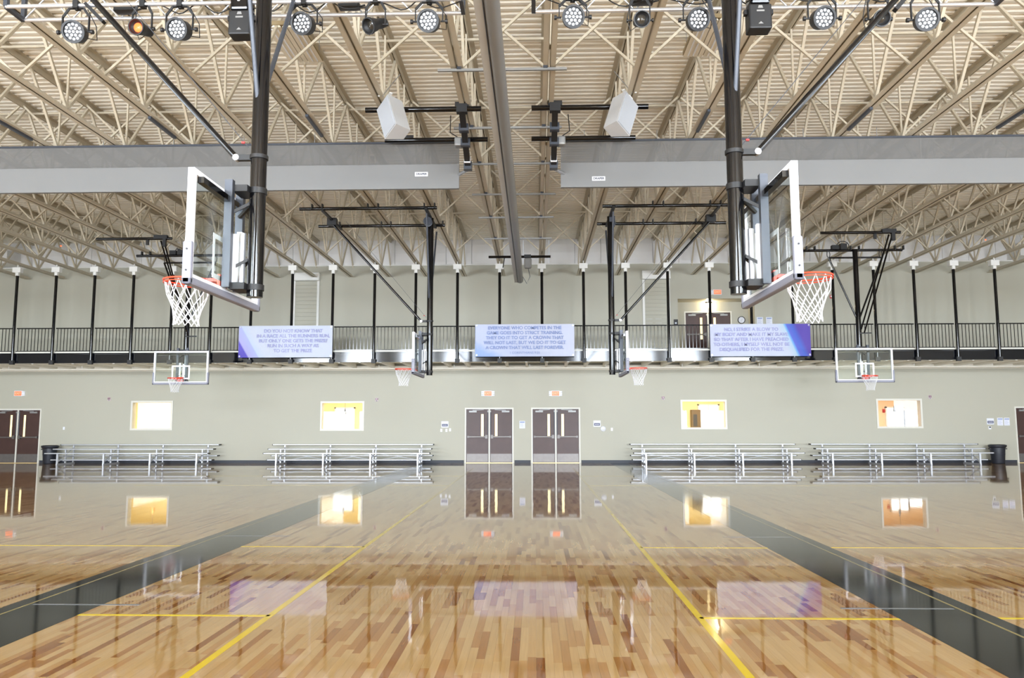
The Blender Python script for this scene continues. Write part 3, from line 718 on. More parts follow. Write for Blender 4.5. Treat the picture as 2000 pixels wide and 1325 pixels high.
    mk.split('link_arm', M_blackmatt, t)
    if mount == 'side':
        zb = 4.37
        c = MB(); c.lathe([(0.083, -0.02), (0.096, -0.02), (0.096, 0.02), (0.083, 0.02)], (0, MY, zb)); c.box(-0.03, 0.03, MY - 0.24, MY - 0.08, zb - 0.03, zb + 0.03); c.build('brace_bracket', M_blackmatt, t)
        MB().tube((-0.035, MY - 0.24, zb), (0.035, MY - 0.24, zb), 0.035, 10).build('brace_pin', M_chrome, t)
        by = -2.45
        MB().tube((0, MY - 0.24, zb), (0, by, 7.15), 0.033, 10).build('long_brace', M_black, t)
        cb = MB(); cb.tube((0.05, MY - 0.1, zb + 0.1), (0.05, by + 0.4, 7.2), 0.004, 5); cb.build('winch_cable', M_dkgrey, t)
        MB().cbox((0.05, MY - 0.155, zb + 0.15), 0.02, 0.035, 0.02).build('cable_clip', M_red, t)
        MB().tube((0.0, MY - 0.02, 4.86), (-0.86 * mirror, MY, 7.2), 0.026, 10).build('side_brace', M_ltgrey if False else M_dkgrey, t)
        MB().tube((0.0, MY + 0.02, 5.05), (1.30 * mirror, MY, 7.2), 0.026, 10).build('side_brace', M_dkgrey, t)
        for s in (-1, 1):
            b = MB(); b.tube((s * 0.95, -3.1, 7.32), (s * 0.95, 0.62, 7.32), 0.045, 10)
            b.build('ceiling_pipe', M_black, t)
            for jx in JX:
                ly = (jx - loc[0]) * (1 if rz < 0 else -1)
                if -3.1 < ly < 0.62:
                    for q in (-0.14, 0.14): link('beam_clamp', CLAMP_Y, t, (s * 0.95, ly + q, 7.375))
        b = MB(); b.bar((-1.05, MY, 7.28), (1.05, MY, 7.28), 0.08, 0.06); b.build('mast_crossbar', M_blackmatt, t)
        b = MB(); b.bar((-1.05, by, 7.25), (1.05, by, 7.25), 0.06, 0.06); b.cbox((0, by, 7.2), 0.18, 0.26, 0.2); b.build('brace_crossbar', M_blackmatt, t)
        w_ = MB(); w_.lathe([(0.0, -0.09), (0.12, -0.09), (0.12, -0.07), (0.07, -0.06), (0.07, 0.06), (0.12, 0.07), (0.12, 0.09), (0.0, 0.09)], (0.22, MY - 0.05, 7.13), 'X', 14); w_.cbox((0.02, MY - 0.05, 7.2), 0.22, 0.16, 0.16); w_.build('winch', M_dkgrey, t)
    else:
        # folds along the hall: a triangular frame at the mast, two struts to a second pipe nearer the camera
        b = MB(); b.tube((-0.88, MY, 7.03), (0.88, MY, 7.03), 0.03, 10); b.tube((-0.88, MY, 7.03), (-0.03, MY, 4.95), 0.03, 10); b.tube((0.88, MY, 7.03), (0.03, MY, 4.95), 0.03, 10); b.build('triangle_frame', M_black, t)
        b = MB(); b.tube((-1.9, MY + 0.1, 7.30), (1.6, MY + 0.1, 7.30), 0.045, 10); b.build('ceiling_pipe', M_black, t)
        for jx in JX:
            lx = jx - loc[0]
            if -1.9 < lx < 1.6:
                for q in (-0.14, 0.14): link('beam_clamp', CLAMP_X, t, (lx + q, MY + 0.1, 7.375))
        b = MB()
        for s in (-0.86, 0.86): b.path([(s + 0.05 * math.cos(k * PI / 6), MY + 0.05, 7.16 + 0.12 * math.sin(k * PI / 6)) for k in range(12)], 0.012, 6, True)
        b.split('hanger_hook', M_blackmatt, t)
        yb = -2.0; xo = 0.10 * mirror
        xa, xb2 = sorted((-1.95 * mirror, 0.45 * mirror))
        b = MB(); b.tube((xa, yb, 7.32), (xb2, yb, 7.32), 0.045, 10); b.build('ceiling_pipe', M_black, t)
        for k in range(2):
            MB().tube((xo + k * 0.10 * mirror, yb, 7.25), (xo * 0.6 + k * 0.06 * mirror, MY - 0.05 - k * 0.1, 4.62 - 0.12 * k), 0.026, 8).build('folding_strut', M_black, t)
        b = MB(); b.cbox((0.1 * mirror, yb, 7.36), 0.42, 0.12, 0.12); b.cbox((0.22 * mirror, yb, 7.2), 0.10, 0.1, 0.26); b.cbox((-0.32 * mirror, yb, 7.2), 0.08, 0.06, 0.16); b.split('strut_hinge', M_blackmatt, t)
        b = MB(); b.path([(-0.35 * mirror + 0.2 * math.cos(k * PI / 8), MY + 0.1, 7.45 + 0.16 * math.sin(k * PI / 8)) for k in range(16)], 0.014, 6, True); b.cbox((-0.35 * mirror, MY + 0.1, 7.42), 0.2, 0.2, 0.2); b.cbox((-0.62 * mirror, MY + 0.1, 7.40), 0.22, 0.16, 0.14); b.build('winch', M_blackmatt, t)
        MB().box(0.02 * mirror - 0.02, 0.02 * mirror + 0.35, MY - 0.1, MY - 0.05, 4.47, 4.51).build('strut_foot', M_blackmatt, t)
YN, YF2, YFR = 8.1, 21.7, 26.0
XLb, XRb = -3.25, 2.42
hoop('large near hoop left of centre, glass board seen edge-on', (XLb, YN, 0), R(-90), 'side', -1)
hoop('large near hoop right of centre, glass board seen edge-on', (XRb, YN, 0), R(90), 'side', 1)
hoop('farther side-facing hoop left of the middle banner', (-3.23, YF2, 0), R(-90), 'side', -1)
hoop('farther side-facing hoop right of the middle banner', (2.44, YF2, 0), R(90), 'side', 1)
hoop('far hoop facing the camera at left, above the left bleachers', (at(353.5, 715, YFR).x, YFR, 0), 0, 'front', 1)
hoop('far hoop facing the camera at right, above the right bleachers', (at(1688.5, 712, YFR).x, YFR, 0), 0, 'front', 1)

# ------------------------------------------------------------------ rolled divider curtain down the middle
ZT = 6.65
tb = thing('roller_tube', 'long grey roller tube running down the middle of the ceiling', 'tube', (-0.52, 0, ZT))
MB().tube((0, 2.0, 0), (0, 28.0, 0), 0.115, 20).build('tube_body', M_greyt, tb)
MB().box(-0.195, -0.09, 2.0, 28.0, -0.085, 0.02).build('side_rail', M_ltgrey, tb)
MB().box(-0.09, -0.078, 2.0, 28.0, -0.1, -0.06).build('rail_gap', M_dkgrey, tb)
st = MB().box(-0.012, 0.012, -0.02, 0.02, 0.09, 0.74).mesh('hanging_strap', M_greyt)
for k, yy in enumerate((12.6, 15.2, 17.4, 19.8, 22.1, 24.7)):
    link('hanging_strap', st, tb, (0, yy, 0))
    t = thing('strut_channel', ('grey steel channel under the joists over the roller tube, %s from the camera' % ORD[k + 1]), 'channel', (-0.52, yy, 7.40), 0, 'channels carrying the roller tube')
    MB().box(-1.07, 1.07, -0.022, 0.022, -0.03, 0.012).build('channel_bar', M_steelgrey, t)
    c = MB(); c.box(-0.75, -0.68, -0.04, 0.04, 0.0, 0.09); c.box(0.68, 0.75, -0.04, 0.04, 0.0, 0.09); c.split('channel_clip', M_dkgrey, t)
t = thing('ceiling_bar', 'short black bar with grey motor above the far end of roller tube', 'bar', (-0.52, 27.2, 7.33))
MB().tube((-1.08, 0, 0), (1.08, 0, 0), 0.045, 10).build('bar_pipe', M_black, t)
MB().rbox(0.16, 0.42, -0.12, 0.12, -0.42, -0.05, 0.06).build('motor', M_greyt, t)
MB().path([(0.3, 0, -0.4), (0.36, 0, -0.7), (0.25, 0, -0.95), (0.05, 0, -0.6)], 0.012, 6).build('cable', M_dkgrey, t)
c = MB(); c.tube((-0.52, 0, 0), (-0.58, 0, -0.38), 0.018, 6); c.cbox((0.28, 0, 0.02), 0.24, 0.1, 0.1); c.split('bar_hook', M_blackmatt, t)

# ------------------------------------------------------------------ half-raised divider curtains across the hall
YC = 16.0
def curtain(lab, x0, x1, tagpx, word):
    zt = at(990, 277, YC).z; zm = at(990, 320.5, YC).z; zb = at(990, 368, YC).z; cx = (x0 + x1) / 2; W = x1 - x0
    t = thing('divider_curtain', lab, 'curtain', (cx, YC, 0), 0, 'raised divider curtains')
    MB().box(-W / 2, W / 2, 0.0, 0.006, zm, zt).build('mesh_panel', M_mesh, t)
    v = MB(); v.box(-W / 2, W / 2, -0.035, 0.05, zb, zm); v.build('vinyl_panel', M_vinyl, t)
    p = MB(); p.box(-W / 2, W / 2, -0.02, 0.02, zt - 0.02, zt + 0.02); p.build('top_batten', M_dkgrey, t)
    q = MB(); n = int(W / 1.5)
    for k in range(n): q.tube((-W / 2 + 0.5 + k * 1.5, 0, zt), (-W / 2 + 0.5 + k * 1.5, 0, zt + 0.22), 0.008, 5)
    q.split('hanger_chain', M_steelgrey, t)
    a = at(tagpx[0], tagpx[1], YC); s = MB().box(-0.135, 0.135, -0.041, -0.036, -0.045, 0.045).build('maker_label', M_paper, t); s.location = (a.x - cx, 0, a.z)
    if word: text(word, 0.062, M_ink, s, (0, -0.043, 0), bold=0.002)
curtain('grey raised divider curtain with mesh top, left of the roller tube', XL + 0.3, at(897, 320, YC).x, (823.5, 341.5), 'DRAPER')
curtain('grey raised divider curtain with mesh top, right of the roller tube', at(1095, 320, YC).x, XR - 0.3, (1169, 350), 'DRAPER')
def hoist(lab, s, ax, px1, px2):
    t = thing('curtain_hoist', lab, 'hoist', (0, 0, 0), 0, 'curtain hoists')
    y1, y2 = 14.15, 15.75
    for yy, (a, b_), py in ((y1, px1, 210), (y2, px2, 273)):
        p = at(a, py, yy); q = at(b_, py, yy); MB().tube((p.x, yy, 7.36), (q.x, yy, 7.36), 0.05, 10).build('ceiling_pipe', M_black, t)
    c = MB(); c.cbox((ax, y1, 7.43), 0.26, 0.05, 0.12); c.cbox((ax, y1, 7.36), 0.2, 0.14, 0.16); c.cbox((ax + s * 1.3, y2, 7.42), 0.3, 0.05, 0.08); c.split('beam_clamp', M_blackmatt, t)
    e = (ax, 15.55, at(915, 328, 15.55).z)
    MB().bar((ax, y1, 7.34), e, 0.11, 0.10).build('drive_arm', M_blackmatt, t)
    q = lambda u: tuple(Vector((ax, y1, 7.34)).lerp(Vector(e), u)); g = MB(); g.cbox(q(0.3), 0.18, 0.16, 0.14); g.cbox(q(0.55), 0.18, 0.14, 0.14); g.cbox(q(0.97), 0.16, 0.16, 0.16); g.split('drive_housing', M_dkgrey, t)
    c0 = q(0.62); MB().rbox(c0[0] + s * 0.13 - 0.09, c0[0] + s * 0.13 + 0.09, c0[1] - 0.1, c0[1] + 0.1, c0[2], c0[2] + 0.18, 0.03).build('motor', M_steelgrey, t)
    MB().path([(c0[0] + s * 0.13, c0[1], c0[2] + 0.18), (ax + s * 0.3, c0[1] - 0.1, c0[2] + 0.26), (ax + s * 0.26, c0[1] - 0.4, 7.42)], 0.01, 5).build('motor_cable', M_blackmatt, t)
    MB().tube((ax, e[1] + 0.1, e[2]), (ax + s * 0.24, YC, e[2] + 0.0), 0.035, 12).build('drive_shaft', M_chrome, t)
    MB().cbox(q(0.85), 0.125, 0.05, 0.125).build('white_collar', M_white, t)
hoist('black curtain hoist hanging left of the roller tube', -1, at(910, 250, 15).x, (714, 940), (752, 953))
hoist('black curtain hoist hanging right of the roller tube', 1, at(1082, 250, 15).x, (1038, 1266), (1038, 1241))
pk = 1
for px, py, nm in ((22, 256, 'leftmost'), (320, 257, 'second from left'), (617, 248, 'third from left'), (1382, 235, 'third from right'), (1680, 243, 'second from right'), (1968, 246, 'rightmost')):
    p = at(px, py, 15.05); j = min(JX, key=lambda v: abs(v - p.x))
    tag(MB().box(-0.028, 0.028, -0.55, 0.55, -0.05, 0.0).build('steel_channel', M_dkgrey), 'dark steel channel under a joist just in front of curtain, %s' % nm, 'channel', 'dark channels before the curtain').location = (j, 15.05, ZBC)

# ------------------------------------------------------------------ hanging loudspeakers
def speaker(lab, px, s):
    jx = at(px, 180, 13.6).x
    t = thing('hanging_speaker', lab, 'speaker', (jx + s * 0.16, 13.6, at(765, 228, 13.6).z), 0)
    tilt = Matrix.Rotation(-s * R(17), 4, 'Y') @ Matrix.Rotation(R(-14), 4, 'X') @ Matrix.Rotation(-s * R(48), 4, 'Z')
    b = MB(); b.hexa([(-0.22, 0, -0.33), (0.22, 0, -0.33), (0.13, 0.34, -0.33), (-0.13, 0.34, -0.33), (-0.22, 0, 0.33), (0.22, 0, 0.33), (0.13, 0.34, 0.33), (-0.13, 0.34, 0.33)])
    o = b.build('cabinet', M_speaker, t); o.matrix_local = tilt
    g = MB().rbox(-0.205, 0.205, -0.02, 0.0, -0.315, 0.315, 0.008, 1).build('front_grille', M_grille, t); g.matrix_local = tilt
    y = MB(); y.bar((-0.13, 0.14, 0.345), (0.13, 0.14, 0.345), 0.05, 0.03); y.bar((0, 0.14, 0.345), (-0.02, 0.14, 0.45), 0.05); y.bar((-0.14, 0.14, 0.46), (0.14, 0.14, 0.46), 0.06, 0.03)
    o = y.build('mounting_bracket', M_whitebr, t); o.matrix_local = tilt
    MB().tube((-s * 0.16, 0.1, 0.42), (-s * 0.16, 0.1, ZBC + 0.02 - t.location.z), 0.02, 8).build('drop_rod', M_whitebr, t)
    MB().path([(-s * 0.1, 0.1, 0.42), (s * 0.05, 0.1, 0.62), (s * 0.22, 0.1, ZBC + 0.4 - t.location.z)], 0.008, 5).build('speaker_cable', M_greyt, t)
speaker('white hanging loudspeaker left of the roller tube', 738, 1)
speaker('white hanging loudspeaker right of the roller tube', 1243, -1)

# ------------------------------------------------------------------ fluorescent high-bay lights between the joists
def highbay(lab, cx):
    t = thing('high_bay_light', lab, 'light', (cx, 13.3, 8.25), 0, 'high-bay lights')
    MB().box(-0.31, 0.31, -0.68, 0.68, 0.0, 0.07).build('housing', mat('tan_housing', rgb(150, 132, 98), 0.5), t)
    rf = MB()
    for k in range(7):
        x = -0.27 + k * 0.09
        rf.hexa([(x - 0.040, -0.66, -0.035), (x + 0.040, -0.66, -0.035), (x + 0.040, 0.66, -0.035), (x - 0.040, 0.66, -0.035), (x - 0.012, -0.66, 0), (x + 0.012, -0.66, 0), (x + 0.012, 0.66, 0), (x - 0.012, 0.66, 0)])
    rf.split('reflector', M_refl, t)
    tm = MB().tube((0, -0.6, -0.02), (0, 0.6, -0.02), 0.011, 8).mesh('lamp_tube', M_white)
    for k in (-0.225, -0.135, 0.135, 0.225): link('lamp_tube', tm, t, (k, 0, -0.022))
    w_ = MB()
    for a in (-0.25, 0.25):
        for b_ in (-0.6, 0.6): w_.tube((a, b_, 0.07), (a, b_, 0.745), 0.005, 5)
    w_.split('suspension_wire', M_steelgrey, t)
highbay('slatted high-bay light left of the roller tube near the stage lights', at(615, 119, 14.5).x)
highbay('slatted high-bay light right of the roller tube near the stage lights', at(1355, 113, 14.5).x)

# ------------------------------------------------------------------ stage lighting trusses and lamps
YT0, YT1, ZTR = 9.1, 9.43, at(500, 32, 9.43).z
def truss(lab, x0, x1):
    t = thing('lighting_truss', lab, 'truss', (0, 0, ZTR), 0, 'lighting trusses')
    for yy in (YT0, YT1): MB().tube((x0, yy, 0), (x1, yy, 0), 0.025, 10).build('truss_pipe', M_alu, t)
    for yy in (YT0, YT1): MB().tube((x0, yy, 0.34), (x1, yy, 0.34), 0.025, 10).build('truss_pipe', M_alu, t)
    r_ = MB()
    for xx in (x0, x1): r_.bar((xx, YT0, 0), (xx, YT1, 0), 0.05); r_.bar((xx, YT0, 0), (xx, YT0, 0.34), 0.05); r_.bar((xx, YT1, 0), (xx, YT1, 0.34), 0.05)
    r_.split('end_strut', M_dkgrey, t)
    n = int((x1 - x0) / 0.6); lc = MB()
    for k in range(n):
        a = x0 + (x1 - x0) * k / n; b_ = x0 + (x1 - x0) * (k + 1) / n
        lc.tube((a, YT1, 0), ((a + b_) / 2, YT1, 0.34), 0.01, 6); lc.tube(((a + b_) / 2, YT1, 0.34), (b_, YT1, 0), 0.01, 6)
    lc.build('lacing', M_alu, t)
    for xx in (x0 + 0.5, (x0 + x1) / 2, x1 - 0.5): MB().tube((xx, YT1, 0.34), (xx, YT1, 7.44 - ZTR), 0.02, 6).build('drop_rod', M_steelgrey, t)
    return t
truss('aluminium lighting truss left of the roller tube, at the top', at(12, 16, YT0).x, at(905, 18, YT1).x)
truss('aluminium lighting truss right of the roller tube, at the top', at(1042, 15, YT1).x, at(1945, 14, YT1).x)
def yoke(mb, w_, h):
    mb.bar((-w_, 0, 0), (-w_, 0, h * 0.65), 0.012, 0.03); mb.bar((w_, 0, 0), (w_, 0, h * 0.65), 0.012, 0.03)
    mb.bar((-w_, 0, h * 0.65), (-w_ * 0.55, 0, h), 0.012, 0.03); mb.bar((w_, 0, h * 0.65), (w_ * 0.55, 0, h), 0.012, 0.03); mb.bar((-w_ * 0.55, 0, h), (w_ * 0.55, 0, h), 0.03, 0.012); return mb
LEDS = [(0, 0)] + [(0.045 * math.cos(k * PI / 3), 0.045 * math.sin(k * PI / 3)) for k in range(6)] + [(0.086 * math.cos(k * PI / 6), 0.086 * math.sin(k * PI / 6)) for k in range(12)]
def can(px, py, k, pan):
    p = at(px, py, YT0); h = ZTR - p.z
    t = thing('stage_light', 'round LED stage light on the truss, %s from the left' % ORD[k], 'stage light', p, 0, 'round LED stage lights')
    ti = Matrix.Rotation(pan, 4, 'Z') @ Matrix.Rotation(R(20), 4, 'X')
    b = MB().lathe([(0.0, 0.20), (0.07, 0.20), (0.09, 0.16), (0.118, 0.10), (0.122, -0.05), (0.136, -0.05), (0.136, -0.075), (0.112, -0.075), (0.110, -0.055), (0.0, -0.055)], axis='Y', n=28).build('lamp_body', M_blackmatt, t); b.matrix_local = ti
    l_ = MB()
    for x, z in LEDS: l_.lathe([(0.0, -0.068), (0.012, -0.066), (0.018, -0.056)], (x, 0, z), 'Y', 10)
    q = l_.build('led_lenses', M_led, b)
    yoke(MB(), 0.165, h - 0.04).build('yoke', M_blackmatt, t)
    kn = MB()
    for s in (-1, 1): kn.tube((s * 0.14, 0, 0), (s * 0.21, 0, 0), 0.012, 8); kn.tube((s * 0.195, 0, 0), (s * 0.225, 0, 0), 0.028, 8)
    kn.split('yoke_knob', M_blackmatt, t)
    c = MB(); c.cbox((0, 0, h), 0.06, 0.09, 0.1); c.tube((0, 0, h - 0.06), (0, 0, h), 0.016, 8); c.build('pipe_clamp', M_blackmatt, t)
    MB().path([(0.06, 0.16, 0.0), (0.19, 0.15, -0.03), (0.2, 0.1, 0.12), (0.08, 0.1, h)], 0.006, 5).build('power_cable', M_blackmatt, t)
for k, (px, py, pan) in enumerate(((147, 63, 8), (350, 58, -4), (593, 47, -8), (838, 42, -6), (1119, 34, 4), (1362, 39, 4), (1606, 36, 4), (1808, 39, -10))): can(px, py, k + 1, R(pan))
def spot(px, py, lab, pan, tilt, red=False):
    p = at(px, py, YT0); h = ZTR - p.z
    t = thing('spotlight', lab, 'spotlight', p)
    ti = Matrix.Rotation(pan, 4, 'Z') @ Matrix.Rotation(tilt, 4, 'X')
    b = MB().lathe([(0.0, 0.17), (0.055, 0.17), (0.065, 0.08), (0.06, 0.02), (0.075, 0.0), (0.088, -0.09), (0.10, -0.10), (0.10, -0.13), (0.088, -0.13), (0.082, -0.09), (0.0, -0.06)], axis='Y', n=20).build('lamp_body', M_blackmatt, t); b.matrix_local = ti
    l_ = MB().lathe([(0.0, -0.095), (0.04, -0.09), (0.055, -0.08)], axis='Y', n=16).build('lens', M_redlamp if red else M_glassdark, b)
    yoke(MB(), 0.12, h - 0.02).build('yoke', M_blackmatt, t)
    kn = MB()
    for s in (-1, 1): kn.tube((s * 0.09, 0, 0), (s * 0.15, 0, 0), 0.01, 8); kn.tube((s * 0.14, 0, 0), (s * 0.16, 0, 0), 0.024, 8)
    kn.split('yoke_knob', M_blackmatt, t)
    MB().cbox((0, 0, h), 0.06, 0.08, 0.09).build('pipe_clamp', M_blackmatt, t)
    MB().path([(0.0, 0.15, 0.02), (-0.1, 0.14, -0.06), (-0.14, 0.1, 0.08), (-0.1, 0.05, h)], 0.006, 5).build('power_cable', M_blackmatt, t)
M_glassdark = mat('dark_lens_glass', rgb(50, 46, 40), 0.08, var=0.3, coat=0.5)
spot(277, 57, 'small black spotlight glowing red on the left truss', R(-6), R(14), True)
spot(733, 48, 'small black spotlight turned left near the left truss end', R(-38), R(30))
spot(1250, 40, 'small black spotlight beside the first light of the right truss', R(4), R(20))
spot(1716, 38, 'small black spotlight behind the right long brace', R(-4), R(20))
def mover(px, py, lab):
    p = at(px, py, YT0); t = thing('moving_head_light', lab, 'stage light', p, 0, 'moving-head lights')
    b = MB().rbox(-0.135, 0.135, -0.10, 0.10, -0.21, 0.10, 0.02).build('lamp_head', M_blackmatt, t)
    MB().rbox(-0.12, 0.12, -0.11, 0.11, 0.10, 0.30, 0.03).build('base_box', M_black, t)
    k = MB(); k.cbox((-0.15, 0, 0.03), 0.04, 0.06, 0.06); k.cbox((0.15, 0, 0.03), 0.04, 0.06, 0.06); k.split('pivot', M_blackmatt, t)
    e = MB(); e.prism([(-0.03, 0.04), (0.03, 0.04), (0.02, 0.075), (-0.02, 0.075)], -0.1015, -0.10); e.cbox((0, -0.1, 0.008), 0.09, 0.003, 0.02); e.prism([(-0.03, -0.155), (0.03, -0.155), (0.0, -0.125)], -0.1015, -0.10); e.build('pale_emblem', M_steelgrey, t)
    MB().tube((-0.01, -0.112, 0.22), (-0.01, -0.109, 0.22), 0.02, 10).build('indicator', M_led, t)
mover(473, 42, 'black boxy moving-head light left of the left near mast')
mover(1481, 30, 'black boxy moving-head light right of the right near mast')
for k, (px, py, lab) in enumerate(((682, 12, 'flat black power box on the left truss'), (1255, 8, 'flat black power box on the right truss'), (245, 22, 'flat black power box behind the red glowing spotlight'))):
    p = at(px, py, YT1 - 0.1); t = thing('power_box', lab, 'box', (p.x, p.y, ZTR + 0.05)); MB().rbox(-0.13, 0.13, -0.06, 0.06, -0.03, 0.06, 0.012, 1).build('box_body', M_blackmatt, t); MB().tube((0.13, 0, 0), (0.2, 0, 0.02), 0.012, 6).build('plug', M_blackmatt, t)
for lab, x0, x1 in (('black cable drooping along the left truss', 300, 900), ('black cable drooping along the right truss', 1060, 1900)):
    a = at(x0, 20, YT0).x; b_ = at(x1, 20, YT0).x; n = 60; pts = []
    for k in range(n + 1):
        u = k / n; pts.append((a + (b_ - a) * u, YT0 + 0.12 + 0.03 * math.sin(u * 40), ZTR + 0.06 - 0.10 * abs(math.sin(u * PI * 7)) + 0.02 * math.sin(u * 60)))
    tag(MB().path(pts, 0.008, 5).build('power_cable', M_blackmatt), lab, 'cable')
tag(MB().bar(at(168, 8, YT0) , at(203, 44, YT0), 0.07, 0.04).build('truss_arm', M_blackmatt), 'slanting black arm hanging from the left truss end', 'arm')
tag(MB().bar(at(1765, 0, YT0), at(1748, 20, YT0), 0.08, 0.05).build('truss_arm', M_blackmatt), 'short black arm on the right truss beside the long brace', 'arm')

# ------------------------------------------------------------------ bleachers
def bleacher_proto(W):
    t = thing('bleacher', 'x', 'bleacher', (0, 0, 0), 0, 'aluminium bleachers along the far wall')
    rows = [(-0.53, 0.455), (0.0, 0.60), (0.53, 0.755)]
    for y, z in rows:
        s = MB().rbox(-W / 2, W / 2, y - 0.12, y + 0.12, z - 0.04, z, 0.008, 1).build('seat_plank', M_aluB, t)
        e = MB()
        for q in (-1, 1): e.cbox((q * (W / 2 + 0.008), y, z - 0.022), 0.016, 0.245, 0.05)
        e.split('end_cap', M_blackmatt, s)
    for y, z in ((-0.12, 0.19), (0.40, 0.33)):
        s = MB().rbox(-W / 2, W / 2, y - 0.12, y + 0.12, z - 0.04, z, 0.008, 1).build('foot_plank', M_aluB, t)
        e = MB()
        for q in (-1, 1): e.cbox((q * (W / 2 + 0.008), y, z - 0.02), 0.016, 0.245, 0.045)
        e.split('end_cap', M_blackmatt, s)
    xs = [-W / 2 + 0.46 + k * (W - 0.92) / 3 for k in range(4)]
    for x in xs:
        f = MB(); f.box(x - 0.03, x + 0.03, -0.56, -0.50, 0.02, 0.415); f.box(x - 0.024, x + 0.024, -0.03, 0.03, 0.04, 0.56); f.box(x - 0.024, x + 0.024, 0.50, 0.56, 0.04, 0.715)
        f.box(x - 0.025, x + 0.025, -0.58, 0.6, 0.0, 0.045); f.box(x - 0.02, x + 0.02, -0.14, 0.55, 0.12, 0.15); f.box(x - 0.02, x + 0.02, 0.0, 0.55, 0.26, 0.29)
        f.bar((x, -0.5, 0.1), (x, 0.5, 0.62), 0.03); f.build('support_frame', M_aluB, t)
    for a, b_ in zip(xs, xs[1:]):
        c = MB(); c.bar((a, 0.54, 0.12), (b_, 0.54, 0.40), 0.035, 0.01); c.bar((a, 0.55, 0.40), (b_, 0.55, 0.12), 0.035, 0.01); c.split('cross_brace', M_aluB, t)
    return t
YBL = 30.78
BL = [(92, 405, 'silver three-row bleacher nearest the left trash can'), (516, 839, 'silver three-row bleacher just left of the middle doors'), (1240, 1566, 'silver three-row bleacher just right of the middle doors'), (1607, 1931, 'silver three-row bleacher nearest the right trash can')]
W0 = at(839, 880, YBL - 0.53).x - at(516, 880, YBL - 0.53).x
pb = bleacher_proto(W0)
for k, (a, b_, lab) in enumerate(BL):
    o = pb if k == 0 else copy_tree(pb)
    o.location = (at((a + b_) / 2, 880, YBL - 0.53).x, YBL, 0); o['label'] = lab

# ------------------------------------------------------------------ trash cans
def bin_(px, Y, lab):
    p = at(px, 890, Y); t = thing('trash_can', lab, 'trash can', (p.x, Y, 0))
    MB().lathe([(0.0, 0.0), (0.215, 0.0), (0.225, 0.03), (0.265, 0.62), (0.255, 0.62), (0.21, 0.04), (0.0, 0.04)], n=28).build('can_body', M_bin, t)
    MB().lathe([(0.262, 0.60), (0.285, 0.60), (0.315, 0.66), (0.315, 0.70), (0.29, 0.71), (0.262, 0.66)], n=28).build('can_rim', M_bin, t)
    h = MB()
    for s in (-1, 1): h.cbox((s * 0.30, 0, 0.56), 0.05, 0.14, 0.04)
    h.split('can_handle', M_bin, t)
    MB().lathe([(0.25, 0.34), (0.258, 0.36), (0.25, 0.38)], n=28).build('rib_ring', M_bin, t)
    MB().lathe([(0.0, 0.58), (0.24, 0.60), (0.262, 0.72), (0.30, 0.66)], n=28).build('bin_liner', M_blackmatt, t)
bin_(97, 31.15, 'black plastic trash can beside the left doors')
bin_(1949, 31.1, 'black plastic trash can beside the right doors')

# ------------------------------------------------------------------ signs and fittings on the far wall
def exit_sign(px, py, lab, Y=YW, side=None):
    p = at(px, py, Y - 0.03); t = thing('exit_sign', lab, 'exit sign', p)
    MB().rbox(-0.17, 0.17, -0.03, 0.03, -0.11, 0.11, 0.012, 1).build('sign_housing', M_white, t)
    MB().box(-0.145, 0.145, -0.034, -0.03, -0.088, 0.088).build('sign_face', M_exit, t)
    text('EXIT', 0.135, M_exittext, t, (0, -0.036, 0), sx=0.9)
    l_ = MB()
    for s in ((-1, 1) if side is None else (side,)):
        l_.cbox((s * 0.215, 0.005, 0.0), 0.09, 0.05, 0.19); l_.lathe([(0.0, -0.05), (0.03, -0.045), (0.036, 0.0)], (s * 0.22, -0.01, 0.045), 'Y', 12); l_.lathe([(0.0, -0.05), (0.03, -0.045), (0.036, 0.0)], (s * 0.22, -0.01, -0.045), 'Y', 12)
    l_.build('emergency_heads', M_white, t)
exit_sign(36, 769, 'lit EXIT sign above the doors at the left edge', side=1)
exit_sign(953, 769, 'lit EXIT sign above the left of the middle doors')
exit_sign(1085, 769, 'lit EXIT sign above the right of the middle doors')
exit_sign(1401, 571, 'lit EXIT sign on the wall above the balcony doors', side=-1)
def plate(name, px, py, w_, h, m, lab, cat, group=None, extra=None, Y=YW):
    p = at(px, py, Y); t = thing(name, lab, cat, p, 0, group)
    MB().rbox(-w_ / 2, w_ / 2, -0.022, 0.0, -h / 2, h / 2, 0.006, 1).build('plate', m, t)
    if extra: extra(t)
    return t
def sign_print(t):
    MB().box(-0.115, 0.115, -0.025, -0.022, -0.075, 0.02).build('dark_band', M_navy, t)
    b = MB()
    for k in range(5): b.box(-0.085 + k * 0.036, -0.06 + k * 0.036, -0.027, -0.025, -0.04, -0.015)
    b.build('band_print', M_paper, t)
plate('room_sign', 869, 829.5, 0.29, 0.25, M_paper, 'small white sign with dark band left of the middle doors', 'sign', extra=sign_print)
plate('room_sign', 1166, 828, 0.29, 0.25, M_paper, 'small white sign with dark band right of the middle doors', 'sign', extra=sign_print)
plate('room_sign', 1934, 823.5, 0.27, 0.24, M_paper, 'small white sign with dark band above the right trash can', 'sign', extra=sign_print)
def page(t):
    b = MB(); b.box(-0.09, 0.09, -0.0245, -0.022, 0.085, 0.115); b.build('blue_heading', M_bluep, t)
    b = MB()
    for k in range(7): b.box(-0.09, 0.08 - 0.03 * (k % 3), -0.0235, -0.022, 0.05 - k * 0.026, 0.056 - k * 0.026)
    b.build('printed_lines', M_letter, t)
plate('paper_notice', 1020, 830, 0.23, 0.30, M_paper, 'white paper notice taped between the middle doors', 'notice', extra=page)
plate('paper_notice', 1953, 824, 0.22, 0.30, M_paper, 'left of two paper notices beside the right doors', 'notice', extra=page)
